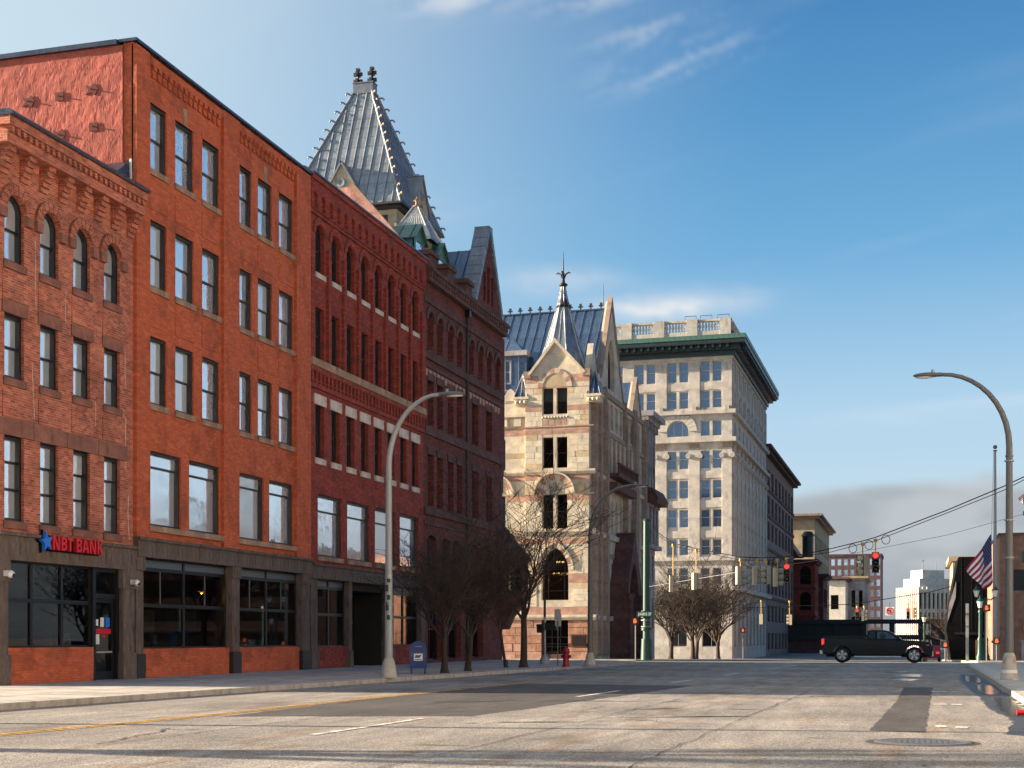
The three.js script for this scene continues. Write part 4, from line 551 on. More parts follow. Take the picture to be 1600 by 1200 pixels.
  { // coursed ashlar of the tower front: separate blocks round the openings and arches
    const obs = [[cx - 1.04, cx + 1.04, 10.2, 13.1], [cx - 1.04, cx + 1.04, 15, 17.7], [cx - 1.04, cx + 1.04, 18.4, 21.7], [cx - 1.5, cx + 1.5, 4.3, 7.6], [cx - 1.3, cx + 1.3, 7.6, 8.3], [cx - 0.75, cx + 0.75, 8.3, 9.3], [cx - 1.8, cx + 1.8, 13.0, 14.2], [cx - 1.5, cx + 1.5, 21.6, 22.1]];
    for (const [y0, y1] of [[3.96, 5.89], [6.61, 8.99], [10.21, 12.49], [13.11, 14.14], [15.01, 17.84], [18.51, 19.69], [20.11, 21.54]]) { const n = Math.max(2, Math.round((y1 - y0) / 0.46)); for (let r = 0; r < n; r++) { const a = mix(y0, y1, r / n), e = mix(y0, y1, (r + 1) / n); let lo = cx, hi = cx; for (const [p, q, u, v] of obs) if (u < e && v > a) { lo = Math.min(lo, p); hi = Math.max(hi, q); } for (const [xa, xb] of [[tx0 + 0.01, lo], [hi, tx1 - 0.01]]) { let x = xa; while (x < xb - 0.06) { let f = Math.min(xb, x + rr(0.55, 1.15)); if (xb - f < 0.3) f = xb; const q = rnd(); part(b, 'stone_block', ext(rect(x + 0.008, f - 0.008, a + 0.008, e - 0.008), P - 0.02, P + 0.012 + rr(0, 0.02), [], 0.008), q < 0.6 ? 'cream_stone' : q < 0.84 ? 'cream_light' : 'cream_ochre'); x = f; } } } } }
  for (const k of [0, 1, 2, 3]) part(b, 'stone_panel', bx(cx - 1.0 + k * 0.52, cx - 0.56 + k * 0.52, 18.55, 19.0, P - 0.05, P + 0.02), k % 2 ? 'pink_stone' : 'cap_stone');
  for (let k = 0; k < 9; k++) part(b, 'rosette', uvm(new THREE.IcosahedronGeometry(0.1, 0).translate(cx - 1.0 + k * 0.25, 19.2, P + 0.03)), 'cream_stone');
  // string courses with drip
  const course = (y0, y1, p, m = 'cream_stone') => { part(b, 'string_course', [prof([[P - 0.05, y0], [P + p * 0.5, y0], [P + p, mix(y0, y1, 0.5)], [P + p, y1 - 0.04], [P - 0.05, y1]], tx0 - 0.06, tx1 + P + p), prof([[-0.05, y0], [p * 0.5, y0], [p, mix(y0, y1, 0.5)], [p, y1 - 0.04], [-0.05, y1]], -16, tx0 - 0.07)], m); };
  course(14.6, 15.0, 0.22); course(9.75, 10.2, 0.26); course(2.9, 3.32, 0.3); course(18.35, 18.5, 0.08, 'pink_stone'); course(12.98, 13.1, 0.06);
  // arches with alternating voussoirs and projecting hoods
  const archPts = (x, w, ys, R, r) => { const a = w / 2 + r, h = R + r, q = (a * a + h * h) / (2 * a), am = Math.asin(h / q), o = []; for (let i = 0; i <= 10; i++) { const t = am * i / 10; o.push([x + a - q + q * Math.cos(t), ys + q * Math.sin(t)]); } for (let i = 9; i >= 0; i--) { const t = am * i / 10; o.push([x - a + q - q * Math.cos(t), ys + q * Math.sin(t)]); } return o; };
  function gothic(x, w, ys, R, z, r1, hood) { const g = sub(b, 'arch'), A = archPts(x, w, ys, R, 0), C = archPts(x, w, ys, R, r1), D = archPts(x, w, ys, R, r1 + 0.13); for (let i = 0; i < 20; i += 2) part(g, 'voussoir', ext([A[i], C[i], C[i + 1], C[i + 2], A[i + 2], A[i + 1]], z - 0.1, z + 0.06), (i / 2) % 2 ? 'pink_stone' : 'cream_stone'); if (hood) part(g, 'hood_mould', ext([...C, ...D.slice().reverse()], z - 0.1, z + hood), 'cream_stone'); return g; }
  { const g = gothic(cx, 2.14, 13.1, 1.05, P, 0.5, 0.34); part(g, 'tympanum', ext([[cx - 1.06, 13.1], ...archPts(cx, 2.12, 13.1, 1.03, 0).reverse(), [cx + 1.06, 13.1]].slice(1), P - 0.05, P + 0.03), 'cream_stone'); for (const [a, r] of [[-0.2, 0], [0.2, 0], [0, 0.34]]) part(g, 'roundel', lathe([[0.08, 0], [0.08, 0.03], [0.17, 0.05], [0.19, 0]], 12).rotateX(Math.PI / 2).translate(cx + a, 13.45 + r, P + 0.03), 'cap_stone'); }
  gothic(-7.97, 2.1, 13.1, 1.05, 0, 0.5, 0.34); gothic(cx, 2.24, 6.92, 1.84, P, 0.32, 0.12); gothic(-7.95, 1.9, 6.85, 1.56, 0, 0.3, 0.12); gothic(cx, 2.0, 21.62, 1.1, P, 0.42, 0);
  part(b, 'tympanum', ext([...archPts(cx, 1.96, 21.63, 1.06, 0)], P - 0.05, P + 0.025), 'tan_render');
  for (const [a, r] of [[-0.14, 0], [0.14, 0], [0, 0.24]]) part(b, 'trefoil', lathe([[0, 0.04], [0.11, 0.04], [0.15, 0]], 10).rotateX(Math.PI / 2).translate(cx + a, 24.05 + r, P), 'pale_stone');
  for (const d of [-1, 1]) part(b, 'gable_coping', ext(d < 0 ? [[tx0 + 0.25, 22.72], [tx0 + 0.42, 22.62], [cx + 0.02, 25.2], [cx - 0.0, 25.55]] : [[tx1 - 0.25, 22.72], [cx, 25.55], [cx - 0.02, 25.2], [tx1 - 0.42, 22.62]], -0.4, P + 0.22), 'cream_stone');
  for (const x of [tx0 + 0.2, tx1 - 0.2]) part(b, 'kneeler', [bx(x - 0.3, x + 0.3, 22.4, 22.95, -0.3, P + 0.2)], 'cap_stone');
  for (const x of [tx0 - 0.35, tx1 + 0.35]) { const g = sub(b, 'pinnacle'); part(g, 'corbel', [bx(x - 0.55, x + 0.55, 20.3, 20.75, -0.7, P + 0.05), bx(x - 0.65, x + 0.65, 20.755, 20.95, -0.8, P + 0.12)], 'cream_stone'); part(g, 'cap', uvm(new THREE.ConeGeometry(0.85, 2.0, 4).rotateY(Math.PI / 4).translate(x, 21.95, -0.3)), 'blue_roof'); for (const k of [-1, 0, 1]) part(g, 'hip_roll', tube([[x + k * 0.55, 20.98, P + 0.05], [x, 22.9, -0.28]], 0.05, 5), 'lead_roof'); for (let k = 0; k < 3; k++) part(g, 'leaf_boss', uvm(new THREE.IcosahedronGeometry(0.15, 1).translate(x - 0.35 + k * 0.35, 20.5, P + 0.1)), 'cream_stone'); }
  // red base of separate rock-faced blocks
  part(b, 'base_wall', [bx(-16, tx0 - 0.02, Y0 - 0.6, 2.9, -0.5, -0.05), bx(tx0, cx - 1.08, Y0 - 0.6, 2.9, -0.5, P - 0.06), bx(cx + 1.08, tx1, Y0 - 0.6, 2.9, -0.5, P - 0.06), bx(cx - 1.08, cx + 1.08, Y0 - 0.6, 0.15, -0.5, P - 0.06)], 'dark_trim');
  const ys = [-0.55, 0.35, 1.0, 1.62, 2.28, 2.9]; for (let j = 0; j < 5; j++) { for (const [x0, x1, z] of [[-12, tx0 - 0.02, 0], [tx0, cx - 1.1, P], [cx + 1.1, tx1, P]]) { let x = x0; while (x < x1 - 0.05) { let e = Math.min(x1, x + rr(0.7, 1.5)); if (x1 - e < 0.4) e = x1; if (!(z && x1 === tx1 && j === 1)) part(b, 'stone_block', ext(rect(x + 0.015, e - 0.015, ys[j] + 0.015, ys[j + 1] - 0.015), z - 0.08, z + 0.03 + rr(0, 0.04), [], 0.02), rnd() < 0.25 ? 'pink_stone' : j === 0 && rnd() < 0.4 ? 'cap_stone' : 'red_block'); x = e; } } }
  { const w = win(b, cx - 1.08, cx + 1.08, 0.15, 2.9, 0, { rec: 0.5, frame: 'frame_black', glass: ['glass_dark'], rails: [0.22, 0.3, 0.5], mull: [0.33, 0.66] }, P); w.name = 'basement_window'; }
  part(b, 'stone_block', ext(rect(cx + 1.12, tx1 - 0.015, 0.365, 0.7), P - 0.08, P + 0.05, [], 0.02), 'red_block'); part(b, 'plaque', bx(cx + 1.35, tx1 - 0.25, 0.75, 1.75, P - 0.05, P + 0.1), 'rust'); part(b, 'plaque', bx(cx + 1.45, tx1 - 0.35, 0.85, 1.65, P + 0.1, P + 0.12), 'frame_black');
  // spire
  { const s = sub(b, 'spire'), n = 8, cz = -2.5, prf = [[2.5, 22.6], [1.5, 25.3], [0.62, 28.2], [0.3, 29.6], [0.16, 30.4]], ring = (r, y) => { const o = []; for (let k = 0; k < n; k++) { const a = (k + 0.5) * 2 * Math.PI / n; o.push([cx + r * Math.cos(a), y, cz + r * Math.sin(a)]); } return o; };
    for (let i = 0; i < 4; i++) { const A = ring(...prf[i]), C = ring(...prf[i + 1]); for (let k = 0; k < n; k++) { part(s, 'roof_sheet', poly([A[k], A[(k + 1) % n], C[(k + 1) % n], C[k]], [[0, 3, 2, 1]]), 'lead_roof'); part(s, 'hip_roll', tube([A[k], C[k]], i < 2 ? 0.075 : 0.05, 5), 'silver_roof'); if (i < 2) { const m0 = A[k].map((q, j) => (q + A[(k + 1) % n][j]) / 2), m1 = C[k].map((q, j) => (q + C[(k + 1) % n][j]) / 2); part(s, 'seam', tube([m0, m1], 0.04, 5), 'lead_roof'); } } }
    part(s, 'collar', lathe([[0.42, 28.9], [0.62, 28.6], [0.52, 28.95], [0.3, 29.4]], 8).translate(cx, 0, cz), 'frame_dark'); part(s, 'collar', [lathe([[0.2, 30.3], [0.36, 30.45], [0.36, 30.55], [0.16, 30.65], [0.1, 31.1]], 10).translate(cx, 0, cz)], 'frame_dark');
    part(s, 'finial', [cyl(0.08, 0.02, 31, 33.3, 8, cx, cz), ...[0, 1, 2, 3].map((k) => ry(tube([[0, 30.9, 0], [0.2, 31.35, 0], [0.45, 31.5, 0], [0.62, 31.42, 0]], [0.09, 0.08, 0.07, 0.04], 6), k * Math.PI / 2).translate(cx, 0, cz))], 'frame_dark'); }
  // main roof: ridge runs away from the street gable
  { const r = sub(b, 'main_roof'), zr = -8.2, yr = 29.6, ye = 23.6, za = -3.4, zb = -13.2, xa = -0.4, xb = -16; part(r, 'roof_slope', [poly([[xa, ye, za], [xb, ye, za], [xb, yr, zr], [xa, yr, zr]], [[0, 3, 2, 1]]), poly([[xa, ye, zb], [xb, ye, zb], [xb, yr, zr], [xa, yr, zr]], [[0, 1, 2, 3]])], 'blue_roof');
    for (let i = 0; i < 20; i++) { const x = xa - 0.3 - i * 0.8; part(r, 'seam', tube([[x, ye + 0.02, za], [x, yr + 0.02, zr + 0.01]], 0.045, 5), 'blue_roof'); }
    part(r, 'ridge', tube([[xa, yr + 0.05, zr], [xb, yr + 0.05, zr]], 0.1, 6), 'blue_roof'); for (let i = 0; i < 17; i++) { const x = -0.9 - i * 0.9; part(r, 'cresting', [bx(x - 0.05, x + 0.05, yr + 0.1, yr + 0.35, zr - 0.05, zr + 0.05), bx(x - 0.2, x + 0.2, yr + 0.3, yr + 0.42, zr - 0.05, zr + 0.05), bx(x - 0.1, x + 0.1, yr + 0.42, yr + 0.62, zr - 0.05, zr + 0.05)], 'frame_dark'); }
    part(r, 'lightning_rod', cyl(0.04, 0.02, 30, 31.8, 6, -0.7, zr), 'frame_dark');
    // mansard storey left of the tower
    part(r, 'mansard_wall', bx(-16, tx0 - 0.3, 20.6, 24.6, -1.8, -1.2), 'blue_roof'); for (let i = 0; i < 9; i++) part(r, 'panel_seam', bx(-6.3 - i * 1.15, -6.22 - i * 1.15, 20.7, 24.5, -1.2, -1.14), 'lead_roof');
    part(r, 'mansard_eaves', bx(-16.1, tx0 - 0.2, 24.6, 25.0, -2, -0.9), 'grey_stone'); part(r, 'mansard_slope', poly([[-16, 25.0, -1.0], [tx0 - 0.6, 25.0, -1.0], [-7.5, 26.6, -4], [-16, 26.6, -4]], [[0, 1, 2, 3]]), 'blue_roof'); part(r, 'mansard_slope', poly([[tx0 - 0.6, 25.0, -1.0], [tx0 - 0.6, 25, -6], [-7.5, 26.6, -4]], [[0, 1, 2]]), 'blue_roof'); for (let i = 0; i < 8; i++) part(r, 'seam', tube([[-7.4 - i * 1.1, 25.02, -1.0], [-7.9 - i * 1.1, 26.62, -4]], 0.04, 5), 'lead_roof');
    for (const x of [-7.9, -10.6]) win(r, x, x + 1.0, 22.3, 24.3, 0, { rec: -0.04, frame: 'grey_stone', glass: ['glass_mid'], fw: 0.14 }, -1.2);
    for (const [x, y] of [[-7.6, 18.9], [-10.6, 18.9]]) {} }
  part(b, 'parapet', [bx(-16, tx0 - 0.72, 20.6, 21.2, -0.5, 0.06)], 'cream_stone'); part(b, 'cornice', [bx(-16, tx0 - 0.02, 19.35, 19.6, -0.1, 0.3)], 'cream_stone'); for (let i = 0; i < 8; i++) part(b, 'bracket', bx(-6.3 - i * 1.15, -5.7 - i * 1.15, 18.6, 19.345, -0.1, 0.2), 'cream_stone');
  { const x = -6.6; part(b, 'blind_arch', ext(outline(x - 0.5, x + 0.5, 20.7, 21.7, 'p'), -0.1, 0.1), 'cream_stone'); }
  // street side (+x): local side frame
  const sd = sub(b, 'street_side'); sd.rotation.y = Math.PI / 2; const LN = 22.8, sh = [], sw = [];
  const so = (x0, x1, y0, y1, k) => { sh.push(outline(x0, x1, y0, y1, k)); sw.push([x0, x1, y0, y1, k]); };
  for (const x of [1.0, 3.3, 19.0, 20.6]) { so(x, x + 1.0, 15.1, 17.6); so(x, x + 1.0, 10.3, 13.1, 'p'); so(x, x + 1.1, 3.9, 7.6, 'p'); } for (const x of [6.0, 7.9, 9.8, 11.7, 14.2, 16.2]) { so(x, x + 1.1, 15.3, 18.2, 'p'); so(x, x + 1.1, 10.3, 13.3, 'p'); so(x, x + 1.1, 19.2, 21.4); } so(6.8, 9.5, 22.6, 27, 'p');
  part(sd, 'side_wall', ext([[0.36, -1.2], [LN, -1.2], [LN, 22.2], [21.6, 22.2], [19.4, 25.4], [17.2, 22.2], [13.2, 22.2], [8.2, 30.3], [4.0, 23.4], [2.6, 22.9], [1.3, 25.3], [0.36, 23.4]], -0.5, 0, sh), 'cream_stone');
  for (const a of sw) win(sd, ...a, { rec: 0.4, frame: 'frame_black', glass: ['glass_dark'], ...(a[1] - a[0] > 2 ? { mull: [0.5] } : {}) });
  for (const [y0, y1, p, m] of [[9.75, 10.15, 0.3, 'cream_stone'], [14.6, 14.95, 0.25, 'cream_stone'], [18.5, 18.9, 0.2, 'cap_stone'], [2.9, 3.3, 0.3, 'cream_stone'], [8.2, 8.6, 0.08, 'cap_stone'], [21.7, 22.1, 0.2, 'cap_stone']]) part(sd, 'string_course', bx(0.37, LN, y0, y1, -0.05, p), m);
  for (const x of [0.7, 2.6, 5.1, 13.4, 17.6, 18.4, 22.4]) part(sd, 'buttress', [bx(x - 0.3, x + 0.3, 0, 21, -0.05, 0.45), bx(x - 0.22, x + 0.22, 21.005, 22.4, -0.05, 0.3)], 'cap_stone');
  for (let k = 0; k < 14; k++) { const x = 5.6 + k * 0.9; part(sd, 'colonnette', cyl(0.13, 0.13, 15.0, 18.4, 8, x, 0.18), k % 2 ? 'cap_stone' : 'cream_stone'); }
  part(sd, 'balcony', [bx(5.8, 14.6, 14.96, 15.3, 0.0, 1.2), bx(5.8, 14.6, 13.9, 14.55, 0.31, 1.0), bx(5.8, 14.6, 16.0, 16.15, 1.0, 1.2)], 'dark_trim'); for (let k = 0; k < 16; k++) part(sd, 'baluster', cyl(0.08, 0.06, 15.3, 16.0, 6, 6 + k * 0.56, 1.1), 'dark_trim');
  part(sd, 'gable_coping', [ext([[3.7, 23.0], [4.0, 23.0], [8.2, 29.9], [8.2, 30.7]], -0.28, 0.1), ext([[8.2, 30.7], [8.2, 29.9], [13.2, 22], [13.5, 22]], -0.28, 0.1), ext([[17, 22.1], [17.2, 22.1], [19.4, 25.3], [19.4, 25.8]], -0.28, 0.1), ext([[19.4, 25.8], [19.4, 25.3], [21.6, 22.1], [21.8, 22.1]], -0.28, 0.1)], 'cap_stone');
  { const g = sub(sd, 'portal_part'); g.name = 'portal'; part(g, 'porch', ext([[7.6, -1], [8.3, -1], ...outline(8.3, 12.3, -1, 8.0, 'p').slice(2).reverse().map((q) => q), [12.3, -1], [13.6, -1], [13.6, 6.0], [10.6, 10.6], [7.6, 6.0]].filter((q, i, a) => i === 0 || q[0] !== a[i - 1][0] || q[1] !== a[i - 1][1]), -0.02, 1.6), 'dark_trim'); for (const x of [7.7, 8.1, 12.5, 13.1]) part(g, 'shaft', [cyl(0.2, 0.2, -0.6, 4.6, 10, x, 1.75), cyl(0.22, 0.36, 4.6, 5.2, 10, x, 1.75)], 'dark_trim'); part(g, 'door', bx(8.3, 12.3, -0.8, 7.8, -0.03, 0.04), 'frame_black'); }
  part(sd, 'side_roof', [poly([[17.2, 22.2, -0.4], [19.4, 25.3, -0.4], [19.4, 25.3, -8], [17.2, 22.2, -8]], [[0, 1, 2, 3]]), poly([[21.6, 22.2, -0.4], [19.4, 25.3, -0.4], [19.4, 25.3, -8], [21.6, 22.2, -8]], [[0, 3, 2, 1]]), bx(0.4, LN, 21.4, 21.6, -12, -0.52)], 'blue_roof');
  part(b, 'back_wall', [bx(-16, -0.1, -1, 21.4, -22.8, -22.4), bx(-16, -15.6, -1, 21.4, -22.4, -0.52)], 'cream_stone');
}
{ // chandelier in the banking hall
  const t = thing('chandelier', 'two-tier chandelier with yellow lit bulbs behind the tall pointed bank window', 'lamp', [-27.83, 6.6, -111.6]);
  part(t, 'stem', cyl(0.03, 0.03, 0, 2.5, 6), 'frame_black'); part(t, 'ring', [uvm(new THREE.TorusGeometry(0.6, 0.03, 6, 18).rotateX(Math.PI / 2)), uvm(new THREE.TorusGeometry(0.3, 0.03, 6, 14).rotateX(Math.PI / 2).translate(0, 0.95, 0))], 'frame_black');
  for (let k = 0; k < 14; k++) { const a = k * 2 * Math.PI / 8, r = k < 8 ? 0.6 : 0.3, y = k < 8 ? 0.1 : 1.05; part(t, 'bulb', uvm(new THREE.SphereGeometry(0.07, 8, 6).translate(r * Math.cos(a), y, r * Math.sin(a))), 'bulb'); }
  const L = new THREE.PointLight(0xffb050, 0.8, 12); L.position.set(-27.83, 6.2, -111.6); L.castShadow = true; scene.add(L);
}
function block(b, W, D, y0, y1, m, holes = [], y00) { part(b, 'wall', ext(rect(0, W, y0, y1), -0.4, 0, holes), m); part(b, 'back_wall', bx(0, W, y0, y1, -D, -D + 0.3), m); part(b, 'roof', bx(0.3, W - 0.3, y1 - 0.5, y1 - 0.3, -D + 0.3, -0.41), 'tar'); }
{ // -- narrow grey stone house beside the bank
  const b = front('narrow_grey_building', 'narrow pale grey stone building with bracketed cornice squeezed beside the Gothic bank', 133), ho = [], ws = []; for (const x of [0.7, 2.6, 4.4]) for (const [y0, y1, k] of [[17.2, 20.6, 'r'], [11.2, 13.6, 0], [7, 9.6, 0], [2.4, 5.4, 'r']]) { ho.push(outline(x, x + 1.0, y0, y1, k)); ws.push([x, x + 1.0, y0, y1, k]); }
  block(b, 6, 14, -1.2, 22.3, 'grey_stone', ho); for (const a of ws) win(b, ...a, { rec: 0.3, frame: 'frame_dark', glass: ['glass_dark'] });
  part(b, 'side_wall', bx(5.7, 6, -1.2, 22.3, -13.7, -0.41), 'grey_stone');
  part(b, 'cornice', [bx(-0.1, 6.3, 22.3, 22.7, -0.5, 0.5), bx(-0.15, 6.5, 22.7, 23.2, -0.5, 1.0)], 'grey_stone'); part(b, 'pediment', prof([[0.3, 14.4], [1.3, 14.4], [1.4, 14.9], [0.9, 15.8], [0.3, 15.9]], 0.1, 5.9), 'dark_trim'); for (const x of [0.3, 2.2, 4.0, 5.5]) { part(b, 'column', [cyl(0.16, 0.14, 10.6, 14.3, 10, x, 0.35), bx(x - 0.25, x + 0.25, 14.1, 14.38, 0.05, 0.6)], 'grey_stone'); part(b, 'pilaster', bx(x - 0.15, x + 0.15, 16, 22.2, -0.02, 0.14), 'grey_stone'); part(b, 'bracket', bx(x - 0.12, x + 0.12, 21.6, 22.28, -0.02, 0.45), 'grey_stone'); }
  part(b, 'balcony', bx(0, 6.2, 10.1, 10.5, -0.02, 0.7), 'grey_stone'); part(b, 'roof_ridge', poly([[0, 23.2, -0.3], [6, 23.2, -0.3], [5, 25, -2], [1, 25, -2]], [[0, 1, 2, 3]]), 'blue_roof');
}
{ // -- tall pale stone bank with balustrade
  const b = thing('tall_stone_bank', 'tall pale limestone office block with dark green cornice and rooftop balustrade', 'building', [-24.4, 0, -196]), Wf = 22;
  const wo = { rec: 0.35, frame: 'frame_white', glass: ['glass_bank'], fw: 0.1, rails: [0.55] }, bays = [-2.9, -7.55, -12.2, -16.85], rows = [[37.2, 40.0], [33.5, 35.85], [25.05, 27.55], [20.95, 23.45], [16.9, 19.35], [13.0, 15.2]];
  function face(g, x0, x1, bx0, pair, z) { const ho = [], ws = []; const add = (a, c, y0, y1, k = 0, o = wo) => { ho.push(outline(a, c, y0, y1, k)); ws.push([a, c, y0, y1, k, o]); };
    for (const c of bx0) { for (const [y0, y1] of rows) for (const d of pair) add(c + d[0], c + d[1], y0, y1); }
    bx0.forEach((c, i) => { if (pair.length > 1 && i % 2 === 1) add(c - 1.5, c + 1.5, 29.6, 31.8, 'r', { ...wo, rails: [], mull: [0.3, 0.7] }); else for (const d of pair) add(c + d[0], c + d[1], 29.6, 31.7, 0, { ...wo, rails: [] }); add(c - 1.3, c + 1.3, 0.2, 6.6, 'r', { ...wo, mull: [0.5], glass: ['glass_dark'] }); for (const d of pair) add(c + d[0], c + d[1], 8.9, 11.2); });
    part(g, 'wall', ext(rect(x0, x1, -2.4, 41), -0.5, 0, ho), 'bank_stone'); for (const a of ws) win(g, ...a); }
  face(b, -Wf, 0, bays, [[-1.45, -0.2], [0.2, 1.45]], 0);
  const sd = sub(b, 'street_side'); sd.rotation.y = Math.PI / 2; const sb = []; for (let i = 0; i < 9; i++) sb.push(3.4 + i * 4.9); face(sd, 0.51, 46, sb, [[-0.75, 0.75]], 0);
  const deco = (g, x0, x1, c, hw) => { for (const [y0, y1, p] of [[32.6, 33.15, 0.55], [28.7, 29.3, 0.6], [12.2, 12.7, 0.4], [8.0, 8.6, 0.9], [40.2, 40.6, 0.2]]) part(g, 'string_course', bx(x0, x1 + p, y0, y1, -0.05, p), 'bank_stone');
    const edges = [...c.map((q) => q - 2.33), c[c.length - 1] + 2.33]; for (const q of edges) if (q > x0 + 0.3 && q < x1 + 0.4) { const a = Math.max(x0, q - hw), e = Math.min(x1 - 0.01, q + hw); part(g, 'pilaster', [bx(a, e, 12.7, 26.6, -0.02, 0.22), bx(a, e, 33.16, 39.4, -0.02, 0.15)], 'bank_stone'); part(g, 'capital', [bx(a - 0.25, e + 0.25, 26.6, 27.2, -0.02, 0.4), ...[a - 0.1, e + 0.1].map((x) => cyl(0.35, 0.35, -0.05, 0.5, 10).rotateX(Math.PI / 2).translate(x, 26.8, 0))], 'bank_stone'); part(g, 'bracket', bx((a + e) / 2 - 0.3, (a + e) / 2 + 0.3, 33.16, 33.7, 0.1, 0.5), 'bank_stone'); part(g, 'dark_panel', bx(a, e, 27.9, 28.5, -0.02, 0.1), 'cap_stone'); }
    for (const q of c) { for (const y of [15.4, 19.6, 23.7]) part(g, 'spandrel', bx(q - 1.6, q + 1.6, y, y + 1.0, -0.05, 0.1), 'bank_stone'); part(g, 'spandrel', bx(q - 1.5, q + 1.5, 36.0, 37.0, -0.05, 0.06), 'bank_stone'); } };
  deco(b, -Wf, 0, bays.slice().reverse(), 0.75); deco(sd, 0.0 + 0.52, 46, sb, 0.8);
  { const c = bays[1], g = sub(b, 'arch'); for (let k = 0; k < 11; k++) { const a0 = Math.PI * k / 11 + 0.01, a1 = Math.PI * (k + 1) / 11 - 0.01, r0 = 1.55, r1 = 2.7, cy = 30.3, Q = (r, a) => [c + r * Math.cos(a), cy + Math.min(r * Math.sin(a), 2.2)]; part(g, 'voussoir', ext([Q(r0, a0), Q(r1, a0), Q(r1, a1), Q(r0, a1)], -0.05, 0.18), 'bank_stone'); } }
  const cor = sub(b, 'cornice'); part(cor, 'bed_mould', [bx(-Wf, 0.5, 40.6, 41.3, -1, 0.5), bx(-0.5, 0.5, 40.6, 41.3, -46, -1.01)], 'dark_cornice'); part(cor, 'soffit', [bx(-Wf, 1.2, 41.3, 42.0, -2, 1.2), bx(-1.2, 1.2, 41.3, 42.0, -46.6, -2.01)], 'dark_cornice'); part(cor, 'corona', [bx(-Wf, 2.0, 42.0, 42.6, -2, 2.0), bx(-1.5, 2.0, 42.0, 42.6, -47.2, -2.01)], 'dark_cornice');
  part(cor, 'copper_edge', [bx(-Wf, 2.1, 42.61, 43.2, -2, 2.1)], 'copper'); part(cor, 'gutter', bx(0.6, 2.1, 42.61, 43.2, -47.2, -2.01), 'dark_cornice');
  for (let k = 0; k < 22; k++) part(cor, 'modillion', bx(-Wf + 0.4 + k, -Wf + 0.75 + k, 41.5, 42.0, 1.2, 1.85), 'dark_cornice'); for (let k = 0; k < 44; k++) part(cor, 'modillion', bx(1.2, 1.85, 41.5, 42.0, -0.5 - k * 1.05, -0.15 - k * 1.05), 'dark_cornice');
  const bal = sub(b, 'balustrade'), zf = 0.2; const edges = [-0.9, -5.55, -10.2, -14.85, -19.5]; for (const q of edges) part(bal, 'pedestal', bx(q - 0.75, q + 0.75, 43.2, 45.9, zf - 1.2, zf), 'bank_stone'); part(bal, 'plinth', bx(-Wf, -0.15, 43.2, 44.2, zf - 1.0, zf - 0.1), 'bank_stone'); part(bal, 'rail', bx(-Wf, -0.15, 45.55, 45.85, zf - 0.95, zf - 0.15), 'bank_stone');
  const bg = lathe([[0.1, 0], [0.16, 0.1], [0.08, 0.3], [0.19, 0.7], [0.1, 1.1], [0.15, 1.35]], 8); for (let e = 0; e < 4; e++) for (let k = 0; k < 7; k++) { const m = part(bal, 'baluster', bg, 'bank_stone'); m.position.set(edges[e] - 1.05 - k * 0.43, 44.2, zf - 0.55); }
  const bl2 = []; part(bal, 'side_parapet', [bx(-1.0, -0.1, 43.2, 44.2, -46, -1.3), bx(-1.0, -0.1, 45.5, 45.85, -46, -1.3)], 'bank_stone'); for (let k = 0; k < 10; k++) part(bal, 'pedestal', bx(-1.15, 0.1, 44.21, 45.49, -46 + k * 4.9, -45 + k * 4.9), 'bank_stone'); for (let k = 0; k < 60; k++) if (k % 7) { const m = part(bal, 'baluster', bg, 'bank_stone'); m.position.set(-0.55, 44.2, -2.2 - k * 0.7); }
  for (const x of [-6.8, -4.6, -2.2]) part(b, 'rooftop_rail', [tube([[x, 45.9, -1.5], [x, 46.7, -1.5], [x + 1.6, 46.7, -1.5], [x + 1.6, 45.9, -1.5]], 0.05, 5)], 'frame_dark');
  part(b, 'back_wall', [bx(-Wf, -0.6, -2.4, 41, -46, -45.5), bx(-Wf, -Wf + 0.4, -2.4, 41, -45.4, -0.6), bx(-Wf + 0.5, -0.6, 43, 43.15, -45.4, -0.6)], 'bank_stone');
}
